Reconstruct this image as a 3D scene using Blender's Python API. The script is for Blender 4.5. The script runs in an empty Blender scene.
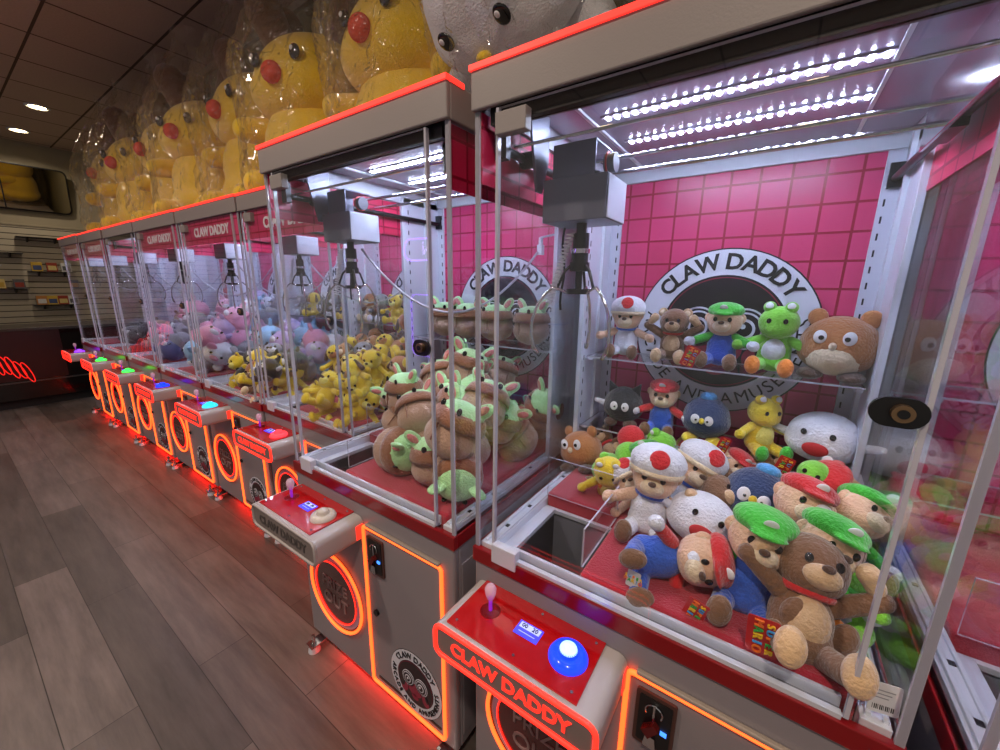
import bpy, bmesh, math, random
from mathutils import Vector, Matrix, Euler
random.seed(7)
sc = bpy.context.scene
COL = sc.collection
PI = math.pi
R = math.radians

# ------------------------------------------------------------------ camera
cam_d = bpy.data.cameras.new('camera'); cam = bpy.data.objects.new('camera', cam_d); COL.objects.link(cam)
cam_d.sensor_width = 36; cam_d.lens = 36 * 391.0 / 1000; cam_d.clip_start = .02
right = Vector((0.82242434, 0.56873519, 0.01258912)); up = Vector((-0.13708337, 0.17665574, 0.9746799)); fwd = Vector((-0.55211082, 0.80332623, -0.22325012))
cam.matrix_world = Matrix(((right.x, up.x, -fwd.x, 0), (right.y, up.y, -fwd.y, 0), (right.z, up.z, -fwd.z, 1.48), (0, 0, 0, 1)))
sc.camera = cam
# ------------------------------------------------------------------ world, exposure
w = bpy.data.worlds.new('world'); sc.world = w; w.use_nodes = True
w.node_tree.nodes['Background'].inputs[0].default_value = (1.0, .93, .86, 1)
w.node_tree.nodes['Background'].inputs[1].default_value = .26
sc.view_settings.view_transform = 'Standard'; sc.view_settings.look = 'None'
sc.view_settings.gamma = 1; sc.view_settings.use_curve_mapping = False
sc.view_settings.exposure = 0.0
try:
    sc.cycles.transparent_max_bounces = 40
    sc.cycles.max_bounces = 10
except Exception: pass
LED_POWER = 260.0
NEON = 3.0

# ceiling downlights (fittings further down; unseen aisle ones are raised to light toy fronts)
DOWNLIGHTS = [(-7.22, 1.12), (-8.52, 1.10), (-4.2, -.75), (-1.9, -.75), (.3, -.75), (-6.6, -1.9)]
for (lx, ly) in DOWNLIGHTS:
    ld = bpy.data.lights.new('downlight_lamp', 'AREA'); ld.shape = 'DISK'; ld.size = .14; ld.energy = 8 if lx < -6 else 34; ld.color = (1, .84, .68)
    ld.spread = R(150)
    lo = bpy.data.objects.new('downlight_lamp', ld); COL.objects.link(lo); lo.location = (lx, ly, 3.375)

# ------------------------------------------------------------------ materials
def srgb(c):
    return tuple(((v / 255) / 12.92 if v / 255 <= .04045 else ((v / 255 + .055) / 1.055) ** 2.4) for v in c) + (1,)
MATS = {}
def mat(name, col, rough=.5, metal=0, emit=None, es=0, bump=0, bscale=40, spec=.5, sheen=0, coat=0, var=0, alpha=None):
    if name in MATS: return MATS[name]
    m = bpy.data.materials.new(name); m.use_nodes = True; nt = m.node_tree; b = nt.nodes['Principled BSDF']
    c = srgb(col)
    b.inputs['Base Color'].default_value = c; b.inputs['Roughness'].default_value = rough; b.inputs['Metallic'].default_value = metal
    b.inputs['Specular IOR Level'].default_value = spec
    if sheen: b.inputs['Sheen Weight'].default_value = sheen; b.inputs['Sheen Roughness'].default_value = .5
    if coat: b.inputs['Coat Weight'].default_value = coat; b.inputs['Coat Roughness'].default_value = .05
    if emit: b.inputs['Emission Color'].default_value = srgb(emit); b.inputs['Emission Strength'].default_value = es
    if alpha is not None: b.inputs['Alpha'].default_value = alpha
    if bump or var:
        tc = nt.nodes.new('ShaderNodeTexCoord'); n = nt.nodes.new('ShaderNodeTexNoise'); n.inputs['Scale'].default_value = bscale; n.inputs['Detail'].default_value = 3
        nt.links.new(tc.outputs['Object'], n.inputs['Vector'])
        if bump:
            bp = nt.nodes.new('ShaderNodeBump'); bp.inputs['Strength'].default_value = bump; bp.inputs['Distance'].default_value = .01
            nt.links.new(n.outputs['Fac'], bp.inputs['Height']); nt.links.new(bp.outputs['Normal'], b.inputs['Normal'])
        if var:
            mx = nt.nodes.new('ShaderNodeMix'); mx.data_type = 'RGBA'
            mx.inputs[6].default_value = tuple(v * (1 - var) for v in c[:3]) + (1,); mx.inputs[7].default_value = tuple(min(1, v * (1 + var)) for v in c[:3]) + (1,)
            nt.links.new(n.outputs['Fac'], mx.inputs[0]); nt.links.new(mx.outputs[2], b.inputs['Base Color'])
    MATS[name] = m; return m
def glass_mat(name, tint=(.97, .98, 1.0), rough=.01, refl=1.0, ior=1.5, bump=0, bscale=20, haze=0, hazecol=(1, 1, 1)):
    m = bpy.data.materials.new(name); m.use_nodes = True; nt = m.node_tree
    for n in list(nt.nodes): nt.nodes.remove(n)
    out = nt.nodes.new('ShaderNodeOutputMaterial'); tr = nt.nodes.new('ShaderNodeBsdfTransparent'); gl = nt.nodes.new('ShaderNodeBsdfGlossy')
    mx = nt.nodes.new('ShaderNodeMixShader'); geo = nt.nodes.new('ShaderNodeNewGeometry')
    dt = nt.nodes.new('ShaderNodeVectorMath'); dt.operation = 'DOT_PRODUCT'; nt.links.new(geo.outputs['Incoming'], dt.inputs[0]); nt.links.new(geo.outputs['Normal'], dt.inputs[1])
    def mth(op, a, b=None):
        n_ = nt.nodes.new('ShaderNodeMath'); n_.operation = op
        for k_, v_ in enumerate((a, b)):
            if v_ is None: continue
            if isinstance(v_, (int, float)): n_.inputs[k_].default_value = v_
            else: nt.links.new(v_, n_.inputs[k_])
        return n_.outputs[0]
    f0 = ((ior - 1) / (ior + 1)) ** 2
    fres = mth('ADD', mth('MULTIPLY', mth('POWER', mth('SUBTRACT', 1.0, mth('ABSOLUTE', dt.outputs['Value'])), 5.0), .62), f0)
    tr.inputs[0].default_value = tint + (1,); gl.inputs['Roughness'].default_value = rough; gl.inputs['Color'].default_value = (refl, refl, refl, 1)
    nt.links.new(fres, mx.inputs[0]); nt.links.new(gl.outputs[0], mx.inputs[2])
    if haze:
        df = nt.nodes.new('ShaderNodeBsdfDiffuse'); df.inputs[0].default_value = hazecol + (1,); m2 = nt.nodes.new('ShaderNodeMixShader'); m2.inputs[0].default_value = haze
        nt.links.new(tr.outputs[0], m2.inputs[1]); nt.links.new(df.outputs[0], m2.inputs[2]); nt.links.new(m2.outputs[0], mx.inputs[1])
    else: nt.links.new(tr.outputs[0], mx.inputs[1])
    if bump:
        tc = nt.nodes.new('ShaderNodeTexCoord'); n = nt.nodes.new('ShaderNodeTexNoise'); n.inputs['Scale'].default_value = bscale; n.inputs['Detail'].default_value = 2; n.inputs['Distortion'].default_value = 1.2
        bp = nt.nodes.new('ShaderNodeBump'); bp.inputs['Strength'].default_value = bump; bp.inputs['Distance'].default_value = .05
        nt.links.new(tc.outputs['Object'], n.inputs['Vector']); nt.links.new(n.outputs['Fac'], bp.inputs['Height'])
        nt.links.new(bp.outputs['Normal'], gl.inputs['Normal']); nt.links.new(bp.outputs['Normal'], dt.inputs[1])
    nt.links.new(mx.outputs[0], out.inputs['Surface']); MATS[name] = m; return m
def tile_mat(name, c1, c2, mortar, size, msize, axis='XZ', rough=.35, off=0.0, bias=0.0, brw=None, bump=0.0, spec=.5, noise=0):
    m = bpy.data.materials.new(name); m.use_nodes = True; nt = m.node_tree; b = nt.nodes['Principled BSDF']
    tc = nt.nodes.new('ShaderNodeTexCoord'); sp = nt.nodes.new('ShaderNodeSeparateXYZ'); cb = nt.nodes.new('ShaderNodeCombineXYZ')
    nt.links.new(tc.outputs['Object'], sp.inputs[0])
    nt.links.new(sp.outputs['XYZ'.index(axis[0])], cb.inputs[0]); nt.links.new(sp.outputs['XYZ'.index(axis[1])], cb.inputs[1])
    br = nt.nodes.new('ShaderNodeTexBrick'); br.offset = off; br.inputs['Scale'].default_value = 1
    br.inputs['Brick Width'].default_value = brw or size; br.inputs['Row Height'].default_value = size; br.inputs['Mortar Size'].default_value = msize
    br.inputs['Mortar Smooth'].default_value = .1; br.inputs['Bias'].default_value = bias
    br.inputs['Color1'].default_value = srgb(c1); br.inputs['Color2'].default_value = srgb(c2); br.inputs['Mortar'].default_value = srgb(mortar)
    nt.links.new(cb.outputs[0], br.inputs['Vector'])
    col = br.outputs['Color']
    if noise:
        n = nt.nodes.new('ShaderNodeTexNoise'); n.inputs['Scale'].default_value = 1; n.inputs['Detail'].default_value = 6; n.inputs['Roughness'].default_value = .65
        mp = nt.nodes.new('ShaderNodeMapping'); mp.inputs['Scale'].default_value = (2.2, 16, 1) if noise > 0 else (60, 60, 1)
        nt.links.new(cb.outputs[0], mp.inputs[0]); nt.links.new(mp.outputs[0], n.inputs['Vector'])
        rp = nt.nodes.new('ShaderNodeMapRange'); rp.inputs[1].default_value = .3; rp.inputs[2].default_value = .7; rp.inputs[3].default_value = 1 - abs(noise); rp.inputs[4].default_value = 1 + abs(noise)
        nt.links.new(n.outputs['Fac'], rp.inputs[0])
        mm = nt.nodes.new('ShaderNodeVectorMath'); mm.operation = 'SCALE'
        nt.links.new(col, mm.inputs[0]); nt.links.new(rp.outputs[0], mm.inputs['Scale']); col = mm.outputs[0]
    nt.links.new(col, b.inputs['Base Color']); b.inputs['Roughness'].default_value = rough; b.inputs['Specular IOR Level'].default_value = spec
    if bump:
        bp = nt.nodes.new('ShaderNodeBump'); bp.invert = True; bp.inputs['Strength'].default_value = bump; bp.inputs['Distance'].default_value = .004
        nt.links.new(br.outputs['Fac'], bp.inputs['Height']); nt.links.new(bp.outputs['Normal'], b.inputs['Normal'])
    MATS[name] = m; return m

body_m = mat('taupe_grey_enamel', (136, 128, 132), .38, bump=.05, bscale=300)
canopy_m = mat('grey_brown_enamel', (140, 132, 130), .45, bump=.05, bscale=300)
red_m = mat('deep_red_trim', (128, 6, 14), .28, coat=.3)
panel_red_m = mat('glossy_red_panel', (178, 14, 18), .12, coat=.6)
carpet_m = mat('red_carpet', (176, 16, 44), .9, bump=.5, bscale=300, sheen=.4)
white_m = mat('white_enamel', (205, 208, 216), .4)
lilac_m = mat('pale_machine_ceiling', (150, 138, 158), .22)
alu_m = mat('brushed_aluminium', (222, 226, 236), .3, .35)
chrome_m = mat('polished_chrome', (215, 215, 220), .12, 1)
steel_m = mat('grey_sheet_steel', (112, 113, 128), .32, .35)
steel_light_m = mat('light_sheet_steel', (208, 210, 222), .35, .15)
dark_m = mat('black_plastic', (16, 15, 17), .35)
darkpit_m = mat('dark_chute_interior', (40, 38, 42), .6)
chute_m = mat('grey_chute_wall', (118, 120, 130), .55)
rub_m = mat('black_rubber', (14, 14, 14), .7)
led_m = mat('white_light_diodes', (255, 255, 255), .4, emit=(205, 220, 255), es=LED_POWER)
spot_em = mat('warm_lamp_glow', (255, 240, 210), .4, emit=(255, 226, 170), es=14)
orange_m = mat('orange_neon_tube', (255, 120, 60), .4, emit=(255, 84, 30), es=NEON)
red_em = mat('red_light_strip', (255, 60, 50), .4, emit=(255, 50, 40), es=1.6)
redneon_em = mat('red_neon_rim', (255, 60, 50), .4, emit=(255, 34, 22), es=2.6)
under_em = mat('red_underglow_strip', (255, 40, 30), .4, emit=(255, 18, 8), es=42)
lcd_em = mat('blue_lit_display', (70, 70, 230), .2, emit=(60, 62, 235), es=1.0)
lcd2_em = mat('pale_lit_display', (180, 190, 230), .2, emit=(165, 178, 225), es=.8)
glass_m = glass_mat('clear_glass', (.975, .98, .985))
acry_m = glass_mat('clear_acrylic', (.97, .97, .98), .03)
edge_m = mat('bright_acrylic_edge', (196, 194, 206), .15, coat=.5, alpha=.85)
bag_m = glass_mat('wrinkled_clear_bag', (.985, .975, .955), .10, 1.0, 1.5, bump=1.0, bscale=13, haze=.045, hazecol=(.95, .86, .66))
pinktile_m = tile_mat('pink_tiled_panel', (204, 60, 108), (180, 40, 78), (150, 14, 46), .078, .0035, 'XZ', .3, bias=-.55)
pinkside_m = tile_mat('pink_tiled_header', (200, 40, 82), (178, 30, 62), (140, 14, 44), .078, .0035, 'YZ', .3, bias=-.4)
text_white = mat('white_lettering', (225, 222, 228), .4)
text_black = mat('black_lettering', (18, 16, 20), .4)
text_dark = mat('dark_grey_lettering', (74, 68, 66), .4)
text_redlit = mat('red_lit_lettering', (255, 60, 50), .4, emit=(255, 44, 30), es=1.3)
badge_white = mat('white_badge_print', (212, 212, 222), .35)
badge_black = mat('black_badge_print', (22, 18, 26), .3)
badge_red = mat('maroon_badge_print', (140, 30, 60), .35)
crystal_m = mat('clear_crystal_knob', (230, 205, 215), .08, coat=.8, alpha=.55, emit=(255, 150, 210), es=.12)

# ------------------------------------------------------------------ mesh helpers
class MB:
    def __init__(s): s.v = []; s.f = []; s.m = []; s.mats = []
    def mi(s, m):
        if m not in s.mats: s.mats.append(m)
        return s.mats.index(m)
    def add(s, vs, fs, m, M=None):
        o = len(s.v)
        if M is not None: vs = [M @ Vector(v) for v in vs]
        s.v += [tuple(v) for v in vs]; s.f += [tuple(i + o for i in f) for f in fs]; k = s.mi(m); s.m += [k] * len(fs)
    def box(s, x0, x1, y0, y1, z0, z1, m, M=None):
        vs = [(x0, y0, z0), (x1, y0, z0), (x1, y1, z0), (x0, y1, z0), (x0, y0, z1), (x1, y0, z1), (x1, y1, z1), (x0, y1, z1)]
        s.add(vs, [(0, 3, 2, 1), (4, 5, 6, 7), (0, 1, 5, 4), (1, 2, 6, 5), (2, 3, 7, 6), (3, 0, 4, 7)], m, M); return s
    def tube(s, pts, r, m, n=10, closed=False, M=None):
        pts = [Vector(p) for p in pts]; N = len(pts); vs = []; fs = []
        rs = r if isinstance(r, (list, tuple)) else [r] * N
        prev = None
        for i, p in enumerate(pts):
            if closed: t = (pts[(i + 1) % N] - pts[i - 1])
            else: t = pts[min(i + 1, N - 1)] - pts[max(i - 1, 0)]
            t.normalize()
            if prev is None:
                a = Vector((0, 0, 1)) if abs(t.z) < .9 else Vector((1, 0, 0)); u = t.cross(a).normalized()
            else: u = (prev - t * prev.dot(t)).normalized()
            prev = u; q = t.cross(u)
            for k in range(n): vs.append(p + (u * math.cos(2 * PI * k / n) + q * math.sin(2 * PI * k / n)) * rs[i])
        for i in range(N if closed else N - 1):
            j = (i + 1) % N
            for k in range(n): fs.append((i * n + k, i * n + (k + 1) % n, j * n + (k + 1) % n, j * n + k))
        if not closed: fs.append(tuple(range(n))[::-1]); fs.append(tuple((N - 1) * n + k for k in range(n)))
        s.add(vs, fs, m, M); return s
    def cyl(s, p0, p1, r, m, n=20, M=None): return s.tube([p0, p1], r, m, n, False, M)
    def lathe(s, prof, m, c=(0, 0, 0), n=24, M=None):
        vs = []; fs = []
        for (r, z) in prof:
            for k in range(n): vs.append((c[0] + r * math.cos(2 * PI * k / n), c[1] + r * math.sin(2 * PI * k / n), c[2] + z))
        for i in range(len(prof) - 1):
            for k in range(n): fs.append((i * n + k, i * n + (k + 1) % n, (i + 1) * n + (k + 1) % n, (i + 1) * n + k))
        fs.append(tuple(range(n))[::-1]); fs.append(tuple((len(prof) - 1) * n + k for k in range(n)))
        s.add(vs, fs, m, M); return s
    def ell(s, c, r, m, rot=(0, 0, 0), nu=20, nv=12, M=None):
        if not isinstance(r, (tuple, list)): r = (r, r, r)
        E = Euler(rot).to_matrix(); vs = []; fs = []; c = Vector(c)
        vs.append(c + E @ Vector((0, 0, r[2])))
        for j in range(1, nv):
            t = PI * j / nv
            for k in range(nu):
                a = 2 * PI * k / nu; vs.append(c + E @ Vector((r[0] * math.sin(t) * math.cos(a), r[1] * math.sin(t) * math.sin(a), r[2] * math.cos(t))))
        vs.append(c + E @ Vector((0, 0, -r[2])))
        for k in range(nu): fs.append((0, 1 + k, 1 + (k + 1) % nu))
        for j in range(nv - 2):
            a = 1 + j * nu
            for k in range(nu): fs.append((a + k, a + nu + k, a + nu + (k + 1) % nu, a + (k + 1) % nu))
        L = len(vs) - 1; a = 1 + (nv - 2) * nu
        for k in range(nu): fs.append((L, a + (k + 1) % nu, a + k))
        s.add(vs, fs, m, M); return s
    def prism(s, pts, d0, d1, m, plane='XZ', M=None):
        n = len(pts)
        def P(p, d):
            return {'XZ': (p[0], d, p[1]), 'XY': (p[0], p[1], d), 'YZ': (d, p[0], p[1])}[plane]
        vs = [P(p, d0) for p in pts] + [P(p, d1) for p in pts]
        fs = [tuple(range(n)), tuple(range(2 * n - 1, n - 1, -1))] + [(i, i + n, (i + 1) % n + n, (i + 1) % n) for i in range(n)]
        s.add(vs, fs, m, M); return s
    def build(s, name, parent=None, smooth=False, bevel=0, loc=None, fixn=True, shape=None):
        me = bpy.data.meshes.new(name); me.from_pydata(s.v, [], s.f)
        for m in s.mats: me.materials.append(m)
        me.polygons.foreach_set('material_index', s.m)
        if fixn:
            b = bmesh.new(); b.from_mesh(me); bmesh.ops.recalc_face_normals(b, faces=b.faces); b.to_mesh(me); b.free()
        me.update()
        if smooth:
            me.shade_smooth()
            if smooth != 'all': me.set_sharp_from_angle(angle=R(38))
        o = bpy.data.objects.new(name, me); COL.objects.link(o); o.parent = parent
        if loc: o.location = loc
        if bevel:
            md = o.modifiers.new('bevel', 'BEVEL'); md.width = bevel; md.segments = 2; md.limit_method = 'ANGLE'
        return o
def tag(o, label=None, cat=None, group=None, kind=None):
    if label: o['label'] = label
    if cat: o['category'] = cat
    if group: o['group'] = group
    if kind: o['kind'] = kind
    return o
def empty(name, loc=(0, 0, 0), rz=0):
    o = bpy.data.objects.new(name, None); COL.objects.link(o); o.location = loc; o.rotation_euler = (0, 0, rz); o.empty_display_size = .1; return o
def kids(o): return [c for c in KIDS.get(o.name, [])]
def copy_tree(o, parent=None):
    c = o.copy(); COL.objects.link(c); c.parent = parent
    for ch in list(o.children): copy_tree(ch, c)
    return c
def rrect(x0, x1, z0, z1, r, n=5):
    pts = []
    for cx, cz, a0 in ((x1 - r, z1 - r, 0), (x0 + r, z1 - r, 90), (x0 + r, z0 + r, 180), (x1 - r, z0 + r, 270)):
        for i in range(n + 1):
            a = R(a0 + 90 * i / n); pts.append((cx + r * math.cos(a), cz + r * math.sin(a)))
    return pts
_tc = {}
def glyphs(txt, size, ext=.0015):
    key = (txt, size)
    if key in _tc: return _tc[key]
    cu = bpy.data.curves.new('t', 'FONT'); cu.body = txt; cu.size = size; cu.extrude = ext; cu.resolution_u = 3
    cu.align_x = 'CENTER'; cu.align_y = 'CENTER'; cu.offset = size * (.03 if size in (.0431, .068, .0681) else .0)
    o = bpy.data.objects.new('t', cu); COL.objects.link(o); bpy.context.view_layer.update()
    dg = bpy.context.evaluated_depsgraph_get(); me = bpy.data.meshes.new_from_object(o.evaluated_get(dg))
    vs = [tuple(v.co) for v in me.vertices]; fs = [tuple(p.vertices) for p in me.polygons]
    bpy.data.objects.remove(o); bpy.data.curves.remove(cu); bpy.data.meshes.remove(me)
    _tc[key] = (vs, fs); return vs, fs
def text(mb, txt, size, m, M):  # glyphs lie in XY, face +Z ; M places them
    vs, fs = glyphs(txt, size); mb.add(vs, fs, m, M)
def frame(o, xdir, ydir):
    x = Vector(xdir).normalized(); y = Vector(ydir).normalized(); z = x.cross(y)
    return Matrix(((x.x, y.x, z.x, o[0]), (x.y, y.y, z.y, o[1]), (x.z, y.z, z.z, o[2]), (0, 0, 0, 1)))
def arc_text(mb, txt, rad, size, m, base, a0, a1, bottom=False):
    """base: Matrix of the badge plane (X right, Y up); letters run clockwise from a0 to a1 degrees (or counter clockwise along the bottom)"""
    wd = []
    for c in txt:
        if c == ' ': wd.append(.38 * size); continue
        vs, _ = glyphs(c, size); xs = [v[0] for v in vs]; wd.append(max(xs) - min(xs) + .15 * size)
    tot = sum(wd); acc = 0
    for c, wv in zip(txt, wd):
        a = a0 + (a1 - a0) * (acc + wv / 2) / tot; acc += wv
        if c == ' ': continue
        vs, fs = glyphs(c, size); cx = (max(v[0] for v in vs) + min(v[0] for v in vs)) / 2
        th = R(a); rot = R(a - 90) if not bottom else R(a + 90)
        M = base @ Matrix.Translation((rad * math.cos(th), rad * math.sin(th), 0)) @ Matrix.Rotation(rot, 4, 'Z') @ Matrix.Translation((-cx, 0, 0))
        mb.add(vs, fs, m, M)
def disc(mb, base, cx, cy, rx, ry, z0, z1, m, rot=0, n=40):
    pts = [(cx + rx * math.cos(2 * PI * k / n) * math.cos(rot) - ry * math.sin(2 * PI * k / n) * math.sin(rot), cy + rx * math.cos(2 * PI * k / n) * math.sin(rot) + ry * math.sin(2 * PI * k / n) * math.cos(rot)) for k in range(n)]
    vs = [(p[0], p[1], z0) for p in pts] + [(p[0], p[1], z1) for p in pts]
    mb.add(vs, [tuple(range(n))[::-1], tuple(range(n, 2 * n))] + [(i, (i + 1) % n, (i + 1) % n + n, i + n) for i in range(n)], m, base)
def badge(base, rad, parent, name='round_badge'):
    """round crest: outer ring with words, black disc, crab with swirling eyes"""
    mb = MB(); t = .0008
    disc(mb, base, 0, 0, rad, rad, 0, t, badge_black, n=64)
    disc(mb, base, 0, 0, rad * .985, rad * .985, 0, 2 * t, badge_white, n=64)
    disc(mb, base, 0, 0, rad * .69, rad * .69, 0, 3 * t, badge_black, n=64)
    disc(mb, base, 0, 0, rad * .665, rad * .665, 0, 3.6 * t, badge_red, n=64)
    disc(mb, base, 0, 0, rad * .655, rad * .655, 0, 4.2 * t, badge_black, n=64)
    for sx in (-1, 1):
        for k, (r0, mm) in enumerate(((.235, badge_white), (.215, badge_black), (.19, badge_white), (.17, badge_black), (.115, badge_white), (.085, badge_black))):
            disc(mb, base, sx * rad * .25, rad * .06, rad * r0, rad * r0 * 1.05, 0, (5 + k * .8) * t, mm)
        disc(mb, base, sx * rad * .235, rad * .09, rad * .03, rad * .03, 0, 11 * t, badge_white, n=16)
        disc(mb, base, sx * rad * .40, -rad * .33, rad * .12, rad * .17, 0, 5 * t, badge_red, sx * .5)
        disc(mb, base, sx * rad * .45, -rad * .25, rad * .04, rad * .10, 0, 5.6 * t, badge_black, sx * .5)
    disc(mb, base, 0, -rad * .2, rad * .26, rad * .2, 0, 5 * t, badge_red)
    disc(mb, base, 0, -rad * .44, rad * .13, rad * .09, 0, 5 * t, badge_red)
    o = mb.build(name, parent)
    lt = MB(); B = base @ Matrix.Translation((0, 0, 3.2 * t))
    arc_text(lt, 'CLAW DADDY', rad * .835, rad * .25, text_black, B, 146, 33)
    arc_text(lt, 'ARCADE AND AMUSEMENTS', rad * .835, rad * .205, text_black, B, 164, 376, True)
    lt.build('lettering', o)
    return o

# ------------------------------------------------------------------ room
H = 3.4; XL = -9.2; YB = 1.87
floor_m = tile_mat('grey_brown_planks', (102, 91, 86), (73, 65, 61), (42, 36, 33), .18, .0015, 'XY', .42, off=.37, brw=1.22, bump=.3, noise=.38)
ceil_m = tile_mat('brown_ceiling_tiles', (196, 172, 154), (188, 164, 146), (96, 80, 68), .62, .010, 'XY', .85, brw=.65, bump=.6, noise=-.08, spec=.1)
wall_m = mat('greige_wall_paint', (150, 140, 116), .8, bump=.08, bscale=120, var=.05)
wallb_m = mat('olive_back_wall', (128, 122, 92), .8, bump=.08, bscale=120, var=.08)
slat_m = tile_mat('cream_slat_board', (186, 176, 152), (180, 170, 146), (70, 62, 50), .085, .006, 'YZ', .6, brw=50, bump=.8)
o = MB().box(XL - .1, 3.2, -3.4, YB + .1, -.1, 0, floor_m).build('floor'); tag(o, kind='structure')
o = MB().box(XL - .1, 3.2, -3.4 - .23, YB + .1 - .23, H, H + .1, ceil_m).build('ceiling', loc=(0, .23, 0)); tag(o, kind='structure')
o = MB().box(XL - .1, 3.2, YB, YB + .1, 0, H, wallb_m).build('wall_back'); tag(o, kind='structure')
mb = MB().box(XL - .1, XL, -3.4, YB, 0, H, wall_m); mb.box(XL, XL + .02, -3.4, YB, .3, 2.24, slat_m)
o = mb.build('wall_left'); tag(o, kind='structure')
o = MB().box(XL, XL + .03, -3.4, YB, 2.24, 2.27, wall_m).build('trim_1', bevel=.004); tag(o, kind='structure')
o = MB().box(XL + .03, 3.2, YB - .03, YB, H - .05, H, mat('cream_cornice', (150, 140, 120), .6)).build('trim_2'); tag(o, kind='structure')

# downlight fittings
dl_labels = ['round recessed downlight glowing in the tiled ceiling, nearer of the two above the far machines', 'round recessed downlight glowing in the tiled ceiling, closer to the slat board wall',
             'unseen round recessed downlight above the aisle, out beyond the fourth machine', 'unseen round recessed downlight above the aisle by the second machine', 'unseen round recessed downlight above the aisle by the nearest machine', 'unseen round recessed downlight on the far side of the aisle']
for i, (lx, ly) in enumerate(DOWNLIGHTS):
    t = empty('ceiling_downlight', (lx, ly, H)); tag(t, dl_labels[i], 'ceiling light', 'recessed downlights in the ceiling')
    MB().lathe([(.105, 0), (.105, -.006), (.085, -.012), (.085, 0)], white_m).build('trim_ring', t, smooth=True)
    MB().lathe([(.07, -.001), (.07, -.008), (.02, -.010)], spot_em).build('glowing_lens', t, smooth=True)

# ------------------------------------------------------------------ counter, mirror and shelves at the far end
blackgloss = mat('black_gloss_laminate', (14, 11, 12), .12, coat=.5)
cn = empty('display_counter', (-7.45, .0, 0)); tag(cn, 'long black gloss counter in front of the slat board wall', 'counter')
mb = MB().box(-.33, .35, -3.2, 1.78, .1, .9, blackgloss); mb.build('body', cn, bevel=.006)
MB().box(-.35, .37, -3.2, 1.8, .9, .93, mat('dark_counter_top', (60, 54, 50), .3)).build('countertop', cn, bevel=.004)
MB().box(-.3, .30, -3.15, 1.76, 0, .1, rub_m).build('kick_base', cn)
MB().box(.35, .365, -3.15, 1.76, .30, .315, mat('grey_metal_strip', (90, 86, 84), .35, .6)).build('edge_strip', cn)
# row of glowing red loops on the counter front
ns = empty('red_loop_row', (-7.095, .44, .58)); tag(ns, 'row of red loops glowing on the front of the black counter', 'neon sign')
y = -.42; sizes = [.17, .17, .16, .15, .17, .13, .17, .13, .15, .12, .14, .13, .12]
loopn = mat('red_glowing_loops', (255, 50, 40), .4, emit=(255, 30, 22), es=.9)
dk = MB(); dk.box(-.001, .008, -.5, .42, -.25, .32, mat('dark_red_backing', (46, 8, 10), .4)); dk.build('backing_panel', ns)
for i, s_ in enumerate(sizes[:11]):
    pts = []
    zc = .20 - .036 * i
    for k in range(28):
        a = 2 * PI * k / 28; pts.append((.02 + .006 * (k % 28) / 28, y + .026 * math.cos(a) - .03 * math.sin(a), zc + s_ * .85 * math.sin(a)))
    MB().tube(pts, .0045, loopn, 6, closed=True).build('glowing_loop', ns, smooth='all'); y += .052
# mirror
mr = empty('wall_mirror', (XL + .10, 1.13, 2.76), 0); tag(mr, 'wide rounded security mirror high on the end wall above the slat boards', 'mirror')
mr.rotation_euler = (0, R(9), 0)
Mm = Matrix(((0, 0, 1, 0), (1, 0, 0, 0), (0, 1, 0, 0), (0, 0, 0, 1)))
mirror_m = mat('mirror_glass', (190, 180, 160), .02, 1)
mb = MB(); mb.prism(rrect(-.62, .42, -.31, .31, .07), -.02, .0, dark_m, 'YZ'); mb.build('frame', mr, bevel=.004)
mb = MB(); mb.prism(rrect(-.60, .40, -.29, .29, .06), 0, .006, mirror_m, 'YZ'); mb.build('mirror_glass', mr)
mb = MB(); mb.box(0, .012, -.245, -.232, -.29, .29, dark_m); mb.build('divider', mr)
MB().box(-.11, -.02, -.1, .1, -.03, .03, dark_m).build('bracket', mr)
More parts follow.
